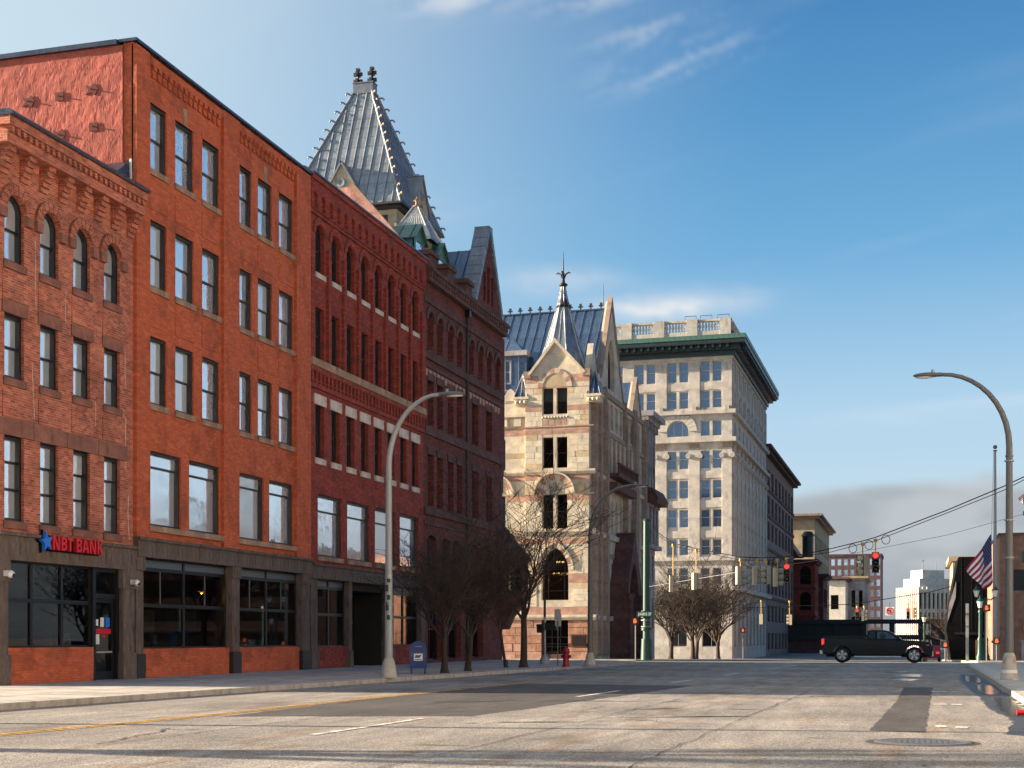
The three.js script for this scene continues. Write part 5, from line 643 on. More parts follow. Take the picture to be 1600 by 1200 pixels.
function far(name, label, o) {                           // a simpler house further off: walls with window openings on its two seen faces
  const b = thing(name, label, 'building', [o.x, o.y ?? -1.7, -o.s], o.turn ?? 0);
  const side = (g, L, f, first) => { const ho = [], ws = []; if (f) { const [n, rows, ww, kind] = f, st = L / n; for (let i = 0; i < n; i++) for (const [y0, y1] of rows) { const c = (i + 0.5) * st; ho.push(outline(c - ww / 2, c + ww / 2, y0, y1, kind ?? 0)); ws.push([c - ww / 2, c + ww / 2, y0, y1, kind ?? 0]); } } part(g, 'wall', ext(rect(first ? 0 : o.left ? 0.31 : 0.41, first || !o.left ? L : L - 0.41, 0, o.h), -0.4, 0, ho), o.m2 && !first ? o.m2 : o.m); for (const a of ws) win(g, ...a, { rec: 0.25, fw: 0.12, frame: o.frame ?? 'frame_dark', glass: [o.glass ?? 'glass_bank'], ...(f[4] ?? {}) }); };
  const fg = sub(b, 'front_face'); fg.position.x = -o.w; side(fg, o.w, o.f, true); const sg = sub(b, 'side_face'); sg.rotation.y = (o.left ? -1 : 1) * Math.PI / 2; if (o.left) sg.position.set(-o.w, 0, -o.d); side(sg, o.d, o.g, false);
  part(b, 'roof', bx(-o.w + 0.4, -0.4, o.h - 0.6, o.h - 0.4, -o.d, -0.41), 'tar'); part(b, 'back_wall', [bx(-o.w + 0.4, -0.4, 0, o.h, -o.d, -o.d + 0.3), o.left ? bx(-0.38, 0, 0, o.h, -o.d + 0.31, -0.41) : bx(-o.w, -o.w + 0.38, 0, o.h, -o.d + 0.31, -0.41)], o.m);
  if (o.corn) part(b, 'cornice', [bx(-o.w - (o.left ? o.corn : 0), o.left ? 0 : o.corn, o.h, o.h + 0.5, -o.d, o.corn), bx(-o.w - (o.left ? o.corn * 0.6 : 0), o.left ? 0 : o.corn * 0.6, o.h - 0.5, o.h - 0.003, -o.d, o.corn * 0.6)].map((q) => q), o.mc ?? o.m);
  for (const y of o.bands ?? []) part(b, 'string_course', [bx(-o.w, 0.2, y, y + 0.5, -0.05, 0.2), o.left ? bx(-o.w - 0.2, -o.w, y, y + 0.5, -o.d, -0.05) : bx(0, 0.2, y, y + 0.5, -o.d, -0.06)], o.mc ?? o.m);
  return b;
}
{
  const R = (a, h, n, st) => { const r = []; for (let i = 0; i < n; i++) r.push([a + i * st, a + i * st + h]); return r; };
  far('brown_office_building', 'brown stone office block with wide upper windows and arched lower storeys', { x: -25, s: 242.5, w: 24, d: 63, h: 35.5, m: 'purple_brick', m2: 'brown_stone', g: [9, R(1, 3, 1, 1).concat(R(6, 3, 1, 1), R(11, 6, 1, 1), R(20.5, 3.2, 3, 4.6)), 4.6, 0, { mull: [0.5] }], corn: 1.6, mc: 'dark_trim', bands: [18.6, 10, 24.4, 29] });
  far('tan_rendered_building', 'tall tan rendered building with blank end wall and bracketed cornice', { x: -22.5, s: 334, w: 22, d: 58, h: 31.4, m: 'tan_render', g: [12, R(3, 3.6, 5, 5.2), 2.4], corn: 1.8, mc: 'cap_stone' });
  const c = far('brick_arcade_building', 'small bright red brick building with banded arched windows and a gable', { x: -20.6, s: 307, w: 12, d: 12, h: 19.4, m: 'brick_red', f: [3, [[2, 6], [9, 13], [14.5, 18.5]], 2.4, 'r'], g: [3, [[2, 6], [9, 13], [14.5, 18.5]], 1.8, 'r'], corn: 0.8, mc: 'brick_dark', bands: [7.4, 13.4], glass: 'glass_dark' });
  part(c, 'gable', ext([[-12, 20.5], [-3, 20.5], [-7.5, 27]], -6, 0.2), 'brick_red'); part(c, 'gable_coping', [ext([[-12.3, 20.5], [-11.7, 20.5], [-7.5, 26.6], [-7.5, 27.6]], -6.2, 0.6), ext([[-7.5, 27.6], [-7.5, 26.6], [-3.3, 20.5], [-2.7, 20.5]], -6.2, 0.6)], 'pale_stone'); part(c, 'turret', [cyl(1.2, 1.2, 20.5, 25, 8, -1.6, -2), cyl(1.5, 0.9, 25, 26, 8, -1.6, -2)], 'dark_cornice');
  far('red_shop_building', 'low dark red brick shop building with heavy cornice beside the red arcade', { x: -19.6, s: 319.5, w: 8, d: 14, h: 16.8, m: 'brick_dark', g: [6, [[3, 7], [10, 14]], 2.2], corn: 1.2, mc: 'dark_trim' });
  far('grey_low_building', 'low pale grey building with dark cornice below the brown tower', { x: -21, s: 452, w: 13, d: 30, h: 21.5, m: 'white_stone', f: [2, [[12, 16.5], [3, 7.5]], 2.4], g: [5, [[12, 16], [3, 7]], 2.4], corn: 1.4, mc: 'purple_brick', glass: 'glass_dark' });
  far('columned_grey_building', 'grey stone building with columned loggia and balustraded roof', { x: -15.8, s: 470, w: 7, d: 36, h: 22.5, m: 'grey_stone', f: [3, [[4, 10], [13, 18.5]], 1.2], g: [8, [[4, 9], [13, 18]], 2.2], corn: 1.2, mc: 'tan_render', glass: 'glass_dark' });
  far('brown_tower_block', 'brown brick tower block with rows of small white windows', { x: -12.5, s: 560, w: 34, d: 26, h: 35, m: 'purple_brick', f: [14, R(3, 2.6, 8, 4), 1.5], corn: 0.4, frame: 'frame_white', glass: 'glass_sky' });
  const t = far('white_ribbed_tower', 'white ribbed art-deco office building with stepped top lit by the sun', { x: 14.0, s: 429.2, w: 16, d: 10.4, h: 17.2, turn: 0.61, m: 'white_stone', left: true, f: [11, [[0.6, 4.6], [5.4, 10.4], [11.4, 16]], 0.75], g: [11, [[0.6, 4.6], [5.4, 10.4], [11.4, 16]], 0.5], glass: 'glass_dark' });
  for (let i = 0; i <= 11; i++) part(t, 'rib', bx(-16 + i * 1.4545 - 0.24, -16 + i * 1.4545 + 0.24, 0, 17.7, 0.0, 0.3), 'white_stone'); for (let i = 1; i <= 11; i++) part(t, 'rib', bx(-16.3, -16, 0, 17.7, -i * 0.945 - 0.16, -i * 0.945 + 0.16), 'white_stone');
  part(t, 'upper_stage', bx(-14.8, -1, 16.9, 20.2, -9, -1.2), 'white_stone'); part(t, 'penthouse', bx(-13, -5.5, 20.2, 22.7, -8, -2.4), 'white_stone'); part(t, 'mast', [cyl(0.14, 0.07, 22.7, 26.6, 6, -11, -5), cyl(0.1, 0.06, 22.7, 25.6, 6, -6.5, -5), bx(-11.4, -10.6, 25.4, 25.55, -5.05, -4.95)], 'steel_dark');
}
{ // -- right-hand side of the far street
  const b = thing('black_glass_building', 'black modern building with sloping edge behind the flag', 'building', [3.75, -1.4, -165]);
  part(b, 'wall', ext([[0.2, 0], [7.4, 0], [7.4, 11.9], [0.9, 11.9], [0.2, 8.0], [-0.4, 3.8]], -14, 0), 'black_metal'); part(b, 'panel', ext([[-0.28, 4.6], [0.6, 7.4], [0.66, 9.2], [-0.1, 6.6]], 0.0, 0.06), 'grey_stone'); part(b, 'fascia', bx(0.5, 6.6, 3.2, 3.5, 0.0, 0.3), 'frame_black');
  for (let i = 0; i < 5; i++) part(b, 'cladding_joint', bx(1.2 + i * 1.1, 1.24 + i * 1.1, 3.6, 11.8, 0.0, 0.03), 'frame_dark');
  part(b, 'brick_panel', bx(2.7, 3.3, 0.2, 2.6, 0.0, 0.08), 'side_brick');
  const c = thing('buff_stone_house', 'narrow buff stone house end with cornice next to the black building', 'building', [4.5, -1.6, -184]); part(c, 'wall', bx(0, 6, 0, 12.6, -20, 0), 'tan_render'); part(c, 'cornice', bx(-0.5, 6, 12.6, 13.2, -20, 0.4), 'tan_render'); for (let i = 0; i < 5; i++) for (const y of [3, 7]) part(c, 'window', bx(-0.04, 0.02, y, y + 2.2, -3 - i * 3.6, -1.6 - i * 3.6), 'glass_dark');
}
{
  const b = thing('flat_brick_building', 'flat-roofed buff brick building with ribbon windows and script sign', 'building', [7.3, -0.7, -134]); const W = 24, ho = [rect(0.9, 23, 6.4, 8.3), rect(2.2, 23, 1.0, 2.6), rect(2.2, 23, 3.9, 5.4)];
  part(b, 'wall', ext(rect(0, W, 0, 11.4), -0.4, 0, ho), 'side_brick'); part(b, 'side_wall', bx(0, 0.4, 0, 11.4, -22, -0.41), 'side_brick'); part(b, 'roof', bx(0.4, W, 10.6, 10.8, -22, -0.41), 'tar'); part(b, 'coping', bx(-0.1, W, 11.4, 11.6, -22, 0.12), 'frame_brown');
  for (const [x0, x1, y0, y1] of [[0.9, 23, 6.4, 8.3], [2.2, 23, 1.0, 2.6], [2.2, 23, 3.9, 5.4]]) win(b, x0, x1, y0, y1, 0, { rec: 0.2, glass: ['glass_dark'], mull: [0.1, 0.2, 0.3, 0.4, 0.5, 0.6, 0.7, 0.8, 0.9], rails: [] });
  part(b, 'awning', prof([[0, 3.3], [1.2, 2.9], [1.2, 2.8], [0, 2.75]], 2, W), 'red_block'); part(b, 'base_panel', bx(2.2, W, 0, 0.98, 0, 0.2), 'grey_stone');
  const sg = sub(b, 'script_sign'); part(sg, 'letter', tube([[2.5, 3.7, 0.4], [2.7, 4.2, 0.4], [2.9, 4.3, 0.4], [2.7, 3.6, 0.4], [2.4, 3.3, 0.4]], 0.08, 6), 'white_plastic'); part(sg, 'letter', tube([[2.3, 3.9, 0.4], [3.1, 3.95, 0.4]], 0.06, 6), 'white_plastic'); part(sg, 'letter', tube([[3.9, 4.2, 0.4], [3.6, 4.3, 0.4], [3.4, 4.05, 0.4], [3.7, 3.8, 0.4], [3.7, 3.5, 0.4], [3.3, 3.4, 0.4]], 0.08, 6), 'white_plastic');
}
{ // -- iron bridge across the far street
  const b = thing('iron_bridge', 'dark iron girder bridge crossing the far end of the street', 'bridge', [0, -1.67, -292]); const x0 = -32, x1 = 12, ya = 5.0, yb = 2.0;
  part(b, 'top_chord', bx(x0, x1, 5.9, 6.8, -1, 0), 'iron'); part(b, 'bottom_chord', bx(x0, x1, 3.0, 3.7, -1, 0), 'iron'); part(b, 'deck', bx(x0, x1, 2.7, 3.0, -8, 0), 'iron'); for (let x = x0; x <= x1; x += 5.5) part(b, 'post', bx(x - 0.5, x + 0.5, 3.7, 5.9, -0.8, -0.2), 'iron'); part(b, 'web', bx(x0, -10.5, 3.7, 5.9, -0.6, -0.5), 'iron'); part(b, 'web', bx(3, x1, 3.7, 5.9, -0.6, -0.5), 'iron'); part(b, 'abutment', bx(x0, -10.6, -0.3, 2.7, -7, -0.6), 'dark_trim'); for (const x of [-29, -15.5, 4, 11]) part(b, 'pier', bx(x - 0.8, x + 0.8, -0.2, 2.7, -8, -0.2), 'dark_trim');
}
// pale buildings on the far side of the square, behind the camera's right shoulder: the low sun strikes them
for (const [s0, s1, h, m, tx] of [[-34, -8, 26, 'pale_limestone', 'pale stone office block facing the square, set back from its corner'], [-7, 24, 31, 'pale_limestone', 'white stone office block facing the middle of the square'], [25, 45, 26, 'pale_limestone', 'pale stone office block facing the brick shopfronts across the square']]) {
  const L = s1 - s0, b = thing('square_office_block', tx, 'building', [30, 0, -s1], -Math.PI / 2), ho = [], n = Math.floor(L / 3.6), ws = []; for (let i = 0; i < n; i++) for (let y = 4.6; y < h - 2.5; y += 3.8) { const c = (i + 0.5) * L / n; ho.push(rect(c - 0.7, c + 0.7, y, y + 2)); ws.push([c - 0.7, c + 0.7, y, y + 2, 0]); }
  part(b, 'wall', ext(rect(0, L, 0, h), -0.4, 0, ho), m); for (const a of ws) win(b, ...a, { rec: 0.2, glass: ['glass_dark'] }); part(b, 'body', bx(0, L, 0, h - 0.4, -14, -0.7), m); part(b, 'cornice', bx(-0.2, L + 0.2, h, h + 0.5, -14, 0.5), m); part(b, 'base_course', bx(0, L, 0, 1, -0.1, 0.2), 'brownstone');
}

// ---------------------------------------------------------------- trees
function bareTree(label, [x, y, z], o, group) {
  const t = thing('bare_tree', label, 'tree', [x, y, z], 0, group), tr = [], cr = [], N = (v) => new THREE.Vector3(...v);
  function limb(p, d, len, r, lvl, out) {
    const n = lvl < 2 ? 4 : lvl < 4 ? 3 : 2, pts = [p.toArray()], rs = [r], q = p.clone(), dir = d.clone(); const kids = [];
    for (let i = 1; i <= n; i++) { dir.add(new THREE.Vector3(rr(-1, 1), rr(-0.6, 0.6) + (o.up ?? 0.15), rr(-1, 1)).multiplyScalar(lvl ? 0.24 : 0.05)).normalize(); q.addScaledVector(dir, len / n); pts.push(q.toArray()); const ri = r * (1 - (lvl ? 0.55 : 0.3) * i / n); rs.push(ri); if (i === n || (lvl > 0 && i > (lvl === 4 ? 0 : 1)) || lvl === 0 && i > n - 2) kids.push([q.clone(), dir.clone(), ri]); }
    out.push(tube(pts, rs, lvl < 1 ? 8 : lvl < 2 ? 6 : lvl < 4 ? 4 : 3, lvl > 2));
    if (lvl >= o.depth) return;
    for (const [kp, kd, kr] of kids) { const m = lvl === 0 ? Math.ceil((o.fork ?? 5) * 0.6) : lvl < 2 ? 3 : 2; for (let k = 0; k < m; k++) { if (lvl >= 2 && rnd() < (o.gap ?? 0.3)) continue; const a = (k + rnd()) / m * 2 * Math.PI, sp = lvl === 0 ? (o.spread ?? 0.75) * rr(0.55, 1.35) : rr(0.35, 1.05), e = new THREE.Vector3(Math.cos(a), 0, Math.sin(a)); const nd = kd.clone().multiplyScalar(Math.cos(sp)).addScaledVector(e, Math.sin(sp)).normalize(); limb(kp, nd, len * (lvl === 0 ? (o.first ?? 0.62) * rr(0.7, 1.35) : rr(0.45, 1.0)), Math.max(o.tw ?? 0.01, kr * rr(0.5, 0.72)), lvl + 1, cr); } }
  }
  limb(new THREE.Vector3(0, -0.15, 0), N([o.lean ?? 0, 1, 0]).normalize(), o.trunk, o.r, 0, tr);
  part(t, 'trunk', [...tr, lathe([[o.r * 1.7, -0.05], [o.r * 1.25, 0.08], [o.r, 0.35]], 9)], o.m ?? 'bark'); part(t, 'crown', cr, o.m ?? 'bark'); return t;
}
const TG = 'bare street trees along the shaded pavement';
bareTree('bare dense tree with dark twigs beside the blue mailbox', [-17.35, 0.14, -51.2], { trunk: 1.9, r: 0.13, depth: 5, fork: 6, spread: 0.7, first: 0.66, tw: 0.011, lean: 0.03, up: 0.35 }, TG);
bareTree('bare dense dark tree with slanting trunk second from the mailbox', [-17.5, 0.14, -54.6], { trunk: 2.0, r: 0.12, depth: 5, fork: 6, spread: 0.75, first: 0.62, tw: 0.011, lean: 0.1, up: 0.3 }, TG);
bareTree('thin bare young tree between the dense trees and the sunlit tree', [-17.9, 0.14, -61.5], { trunk: 2.4, r: 0.075, depth: 5, fork: 4, spread: 0.55, first: 0.66, lean: -0.18 }, TG);
bareTree('bare spreading tree with open branches in front of the cream Gothic bank', [-17.15, 0.14, -61.8], { trunk: 3.0, r: 0.17, depth: 5, fork: 4, spread: 0.62, first: 0.82, lean: 0.03, up: 0.3, tw: 0.012, gap: 0.36 }, TG);
for (const [i, [s, x]] of [[150, -25.2], [156, -23.4], [163, -21.9], [147, -22.4]].entries()) bareTree(['bare tree by the grey narrow building in front of the tall bank', 'dark bare tree before the middle of the tall pale bank', 'bare tree at the street corner of the tall pale bank', 'low bare tree nearest the green signal pole, before the tall bank'][i], [x, gy(s) + 0.1, -s], { trunk: 2.6, r: 0.26, depth: 5, fork: 6, spread: [0.6, 0.7, 0.65, 0.8][i], first: [1.05, 1.25, 1.0, 0.75][i], up: 0.3, tw: 0.022 }, 'bare trees before the tall bank');
for (const [i, [x, s]] of [[4.2, 196], [6.0, 205], [5.2, 230]].entries()) bareTree(['bare tree left of the far lantern post', 'bare tree beside the black building', 'bare tree far down the street by the bridge'][i], [x, -1.6, -s], { trunk: 3, r: 0.2, depth: 4, fork: 5 }, 'bare trees far down the street');

// ---------------------------------------------------------------- lamp posts
function lampPost(label, [x, y, z], turn, H, arm, bh, m) {
  const t = thing('street_lamp', label, 'street lamp', [x, y, z], turn, 'tall curved street lamps');
  part(t, 'base', [uvm(new THREE.CylinderGeometry(0.2, 0.3, bh, 8).rotateY(Math.PI / 8).translate(0, bh / 2, 0)), uvm(new THREE.CylinderGeometry(0.15, 0.2, 0.12, 8).rotateY(Math.PI / 8).translate(0, bh + 0.06, 0))], 'post_concrete');
  const hs = H - 2.4, pts = [[0, bh, 0], [0, hs * 0.5, 0], [0, hs, 0]], rs = [0.14, 0.12, 0.1]; for (let k = 1; k <= 10; k++) { const a = k / 10 * Math.PI / 2; pts.push([arm * (1 - Math.cos(a)), hs + 2.4 * Math.sin(a), 0]); rs.push(0.1 - 0.004 * k); }
  part(t, 'pole', tube(pts, rs, 12), m);
  part(t, 'collar', cyl(0.125, 0.125, hs - 0.35, hs - 0.3, 12), m); part(t, 'collar', cyl(0.15, 0.15, bh + 1.9, bh + 1.95, 12), m); part(t, 'collar', cyl(0.145, 0.145, bh + 3.1, bh + 3.14, 12), m);
  const hd = sub(t, 'lamp_head'); part(hd, 'housing', [uvm(new THREE.SphereGeometry(1, 16, 10).scale(0.46, 0.085, 0.17).translate(arm + 0.42, H, 0)), cyl(0.07, 0.07, arm - 0.02, arm + 0.14, 8).rotateZ(-Math.PI / 2).translate(0, H, 0)], 'steel_dark'); part(hd, 'lens', uvm(new THREE.SphereGeometry(1, 12, 8).scale(0.3, 0.05, 0.12).translate(arm + 0.5, H - 0.06, 0)), 'white_plastic'); part(hd, 'photocell', cyl(0.05, 0.05, H + 0.06, H + 0.17, 8, arm + 0.25, 0), 'steel');
  return t;
}
const LL = lampPost('grey curved street lamp on the pavement beside the blue mailbox', [-16.95, 0.14, -44.2], 0.1, 9.45, 1.75, 0.55, 'steel');
part(LL, 'stickers', [[2.9, 0.22, -0.03], [2.62, 0.16, 0.03], [2.25, 0.28, -0.02], [1.95, 0.16, 0.02], [3.2, 0.12, 0.03]].map(([y, h, x]) => bx(x - 0.05, x + 0.05, y, y + h, 0.1, 0.145)), 'frame_dark');
lampPost('grey curved street lamp beside the fire hydrant before the Gothic bank', [-15.2, 0.14, -66.9], 0.05, 8.7, 1.95, 0.5, 'steel_dark');
const LR = lampPost('grey curved street lamp on the right-hand pavement with the arm over the road', [2.9, 0.14, -47.8], Math.PI, 9.9, 2.1, 0.75, 'steel_dark');
for (const y of [3.9, 5.1, 7.0]) part(LR, 'steel_band', cyl(0.15, 0.15, y, y + 0.04, 12), 'steel'); part(LR, 'painted_foot', uvm(new THREE.CylinderGeometry(0.26, 0.285, 0.25, 8).rotateY(Math.PI / 8).translate(0, 0.2, 0)), 'white_plastic');
// posts beside the square, left of the picture: their shadows cross the road
lampPost('grey curved street lamp beside the open square left of the brick building', [-19.2, 0.14, -20.6], 0, 9.45, 1.75, 0.55, 'steel');
bareTree('thick bare tree in the open square left of the brick building', [-24, 0.14, -14.6], { trunk: 4.5, r: 0.4, depth: 4, fork: 5 }, 'trees in the square');

{ // mailbox
  const t = thing('mailbox', 'blue rounded-top mailbox on four legs on the pavement', 'mailbox', [-17.85, 0.14, -49.6], 0.35); const P = [[-0.3, 0.22], [0.3, 0.22], [0.3, 0.92]]; for (let k = 0; k <= 10; k++) { const a = k / 10 * Math.PI; P.push([0.3 * Math.cos(a), 0.92 + 0.3 * Math.sin(a)]); } P.push([-0.3, 0.92]);
  part(t, 'body', ext(P.filter((p, i) => i !== 2 && i !== P.length - 1), -0.3, 0.3, [], 0.02), 'mail_blue'); for (const [x, z] of [[-0.25, 0.24], [0.25, 0.24], [-0.25, -0.24], [0.25, -0.24]]) part(t, 'leg', bx(x - 0.03, x + 0.03, 0, 0.23, z - 0.03, z + 0.03), 'mail_blue');
  part(t, 'rim', ext(P.filter((p, i) => i !== 2 && i !== P.length - 1).map(([x, y]) => [x * 1.04, 0.7 + (y - 0.7) * 1.03]), 0.29, 0.32, [P.filter((p, i) => i !== 2 && i !== P.length - 1).map(([x, y]) => [x * 0.94, 0.7 + (y - 0.7) * 0.95])]), 'mail_blue');
  for (const k of [0, 1]) { const g = k ? sub(t, 'side_label') : sub(t, 'front_label'); g.rotation.y = k ? Math.PI / 2 : 0; part(g, 'label_panel', bx(-0.16, 0.16, 0.5, 0.76, 0.3, k ? 0.306 : 0.31), 'white_plastic'); part(g, 'emblem', ext([[-0.13, 0.6], [0.05, 0.6], [0.13, 0.72], [0.0, 0.7], [-0.09, 0.72]], k ? 0.306 : 0.31, k ? 0.31 : 0.314), 'mail_blue'); part(g, 'label_strip', bx(-0.13, 0.13, 0.53, 0.56, k ? 0.306 : 0.31, k ? 0.31 : 0.314), 'mail_blue'); }
  part(t, 'handle', tube([[-0.12, 1.0, 0.3], [-0.1, 1.02, 0.36], [0.1, 1.02, 0.36], [0.12, 1.0, 0.3]], 0.015, 6), 'steel'); part(t, 'hood', bx(-0.2, 0.2, 0.86, 0.98, 0.3, 0.33), 'mail_blue');
}
{ // lamp glowing inside the shop
  const t = thing('pendant_lamp', 'small lit lamp hanging inside the shop window of the orange building', 'lamp', [-25.75, 3.25, -47.6]); part(t, 'cord', cyl(0.012, 0.012, 0.1, 0.75, 6), 'frame_black'); part(t, 'shade', lathe([[0.05, 0.12], [0.12, 0.02], [0.14, -0.04]], 12), 'curtain'); part(t, 'bulb', uvm(new THREE.SphereGeometry(0.07, 10, 8).translate(0, -0.04, 0)), 'bulb');
  const L = new THREE.PointLight(0xffb050, 0.5, 8); L.position.set(-25.75, 3.08, -47.6); L.castShadow = true; scene.add(L);
}
{ // hydrant
  const t = thing('fire_hydrant', 'dark red fire hydrant on the pavement near the crossing', 'fire hydrant', [-15.6, 0.14, -63.6]); part(t, 'barrel', lathe([[0.2, 0], [0.2, 0.05], [0.14, 0.06], [0.14, 0.62], [0.18, 0.64], [0.18, 0.7]], 14), 'hydrant_red'); part(t, 'bonnet', lathe([[0.17, 0.7], [0.16, 0.8], [0.09, 0.88], [0.04, 0.9], [0.04, 0.97], [0, 0.97]], 14), 'hydrant_red'); for (const a of [0, Math.PI / 2, Math.PI]) part(t, 'outlet', ry(cyl(0.075, 0.075, 0.1, 0.25, 10).rotateX(Math.PI / 2), a + Math.PI / 2 - 0.4).translate(0, 0.48, 0), 'hydrant_red');
}
{ // small posts at the corner
  const a = thing('signal_post', 'short green post with pedestrian signal boxes by the crossing corner', 'signal', [-18.4, 0.14, -70.4]); part(a, 'base', lathe([[0.24, 0], [0.24, 0.25], [0.12, 0.4], [0.07, 0.5]], 10), 'steel'); part(a, 'pole', cyl(0.06, 0.06, 0.4, 3.3, 10), 'steel'); part(a, 'pole_top', cyl(0.065, 0.065, 2.4, 3.35, 10), 'green_paint'); part(a, 'signal_box', [bx(-0.38, -0.05, 1.6, 2.05, -0.15, 0.2), bx(0.06, 0.65, 1.75, 2.1, -0.16, 0.16)], 'frame_black'); part(a, 'visor', bx(-0.36, -0.07, 1.95, 1.99, 0.2, 0.42), 'frame_black');
  const c = thing('parking_sign', 'thin post with two narrow parking signs seen from behind', 'sign', [-16.6, 0.14, -66.0], 0.2); part(c, 'post', cyl(0.03, 0.03, 0, 2.75, 8), 'steel_dark'); part(c, 'sign_plate', bx(-0.16, 0.14, 2.15, 2.72, 0.03, 0.045), 'steel'); part(c, 'sign_plate', bx(-0.14, 0.17, 1.9, 2.5, -0.045, -0.03), 'steel');
}
// ---------------------------------------------------------------- signals on span wires
const wirePts = [[-18.16, 9.4, -98.69], [-15.95, 7.95, -95.87], [-13.99, 7.4, -93.37], [-10.55, 6.55, -88.97], [-8.9, 6.36, -86.87], [-7.34, 6.3, -84.88], [-5.87, 6.38, -82.99], [-4.51, 6.52, -81.25], [-2.75, 6.76, -79.01], [-2.05, 6.88, -78.11], [1.54, 7.86, -73.54], [4.01, 8.64, -70.37], [4.85, 8.95, -69.3], [9, 10.6, -64]];
single('span_wire', 'sagging span wire with two cables carrying the traffic signals over the crossing', 'cable', [tube(wirePts, 0.028, 5), tube(wirePts.map(([x, y, z], i) => [x, y - 0.14 - (i % 2) * 0.05, z]), 0.02, 5)], 'black_metal');
single('tether_wire', 'thin lower tether wire under the traffic signals', 'cable', tube([[-18.3, 5.1, -99], [-11, 5.6, -89.5], [-5.5, 5.9, -82.4], [1.5, 6.6, -73.5], [9, 8, -64]], 0.014, 4), 'steel');
for (const [i, [x, y, z]] of [[-9.7, 6.2, -87.9], [-8.0, 6.1, -85.7], [-3.3, 6.4, -79.7], [-2.4, 6.5, -78.5], [-1.5, 6.7, -77.4], [-14.6, 7.4, -94.2]].entries()) single('cable_loop', ['small cable loop left of the signal seen from behind', 'small cable loop between the left-facing and edge-on signals', 'cable loop on the low side of the right-hand left-facing signal', 'cable loop between the right-hand pair of signals', 'cable loop above the right-hand red signal', 'cable loop beside the signals on long hangers'][i], 'cable', uvm(new THREE.TorusGeometry(0.24, 0.018, 5, 18).rotateY(0.5).translate(x, y, z)), 'black_metal', 'slack cable loops on the span wire');
function signal(label, [x, y, z], turn, drop, lit, k = 1, group = 'traffic signals on the span wire') {   // three-lens head hanging from (x, y, z), facing +z before its turn
  const t = thing('traffic_signal', label, 'traffic light', [x, y - drop - 1.12 * k, z], turn, group); t.scale.setScalar(k); const D = drop / k;
  part(t, 'hanger', [cyl(0.035, 0.035, 1.12, 1.12 + D, 6), cyl(0.1, 0.1, 1.0 + D, 1.18 + D, 8)], 'signal_yellow'); part(t, 'housing', bx(-0.19, 0.19, 0, 1.12, -0.26, 0), 'signal_back'); part(t, 'door', bx(-0.18, 0.18, 0.01, 1.11, 0, 0.03), 'frame_black');
  for (let i = 0; i < 3; i++) { const cy = 0.93 - i * 0.37; part(t, 'lens', uvm(new THREE.SphereGeometry(0.15, 14, 6, 0, 2 * Math.PI, 0, Math.PI / 2).scale(1, 0.35, 1).rotateX(Math.PI / 2).translate(0, cy, 0.03)), i === lit ? 'lens_red' : 'lens_off'); part(t, 'visor', uvm(new THREE.CylinderGeometry(0.175, 0.165, 0.3, 14, 1, true, -Math.PI * 0.78, Math.PI * 1.56).rotateX(Math.PI / 2).rotateZ(Math.PI).translate(0, cy, 0.17)), 'signal_back'); }
  return t;
}
signal('traffic signal on a long yellow hanger seen edge-on, nearest the green pole', [-15.95, 7.85, -95.87], Math.PI * 0.5 + 0.3, 2.1, -1); signal('traffic signal on a long hanger with visors pointing right, second from the green pole', [-13.99, 7.3, -93.37], Math.PI / 2 + 0.5, 1.5, -1);
signal('traffic signal with visors pointing right at the middle of the span wire', [-10.55, 6.4, -88.97], Math.PI / 2 + 0.5, 0.45, -1); signal('traffic signal seen from behind beside the left-facing head', [-9.35, 6.25, -87.4], Math.PI * 0.5 + 0.3, 0.4, -1); signal('traffic signal with visors pointing left beside the lowest point of the wire', [-8.75, 6.22, -86.7], -Math.PI / 2 + 0.35, 0.35, -1); signal('narrow traffic signal turned edge-on just left of a red light', [-7.95, 6.18, -85.7], Math.PI * 0.5 + 0.25, 0.5, -1);
signal('traffic signal showing red at the lowest point of the span wire', [-7.34, 6.2, -84.88], 0.12, 0.3, 0); signal('traffic signal with visors pointing left beside the other red light', [-2.75, 6.62, -79.01], -Math.PI / 2 + 0.35, 0.65, -1); signal('traffic signal showing red on the rising right part of the wire', [-2.05, 6.74, -78.11], 0.05, 0.65, 0);
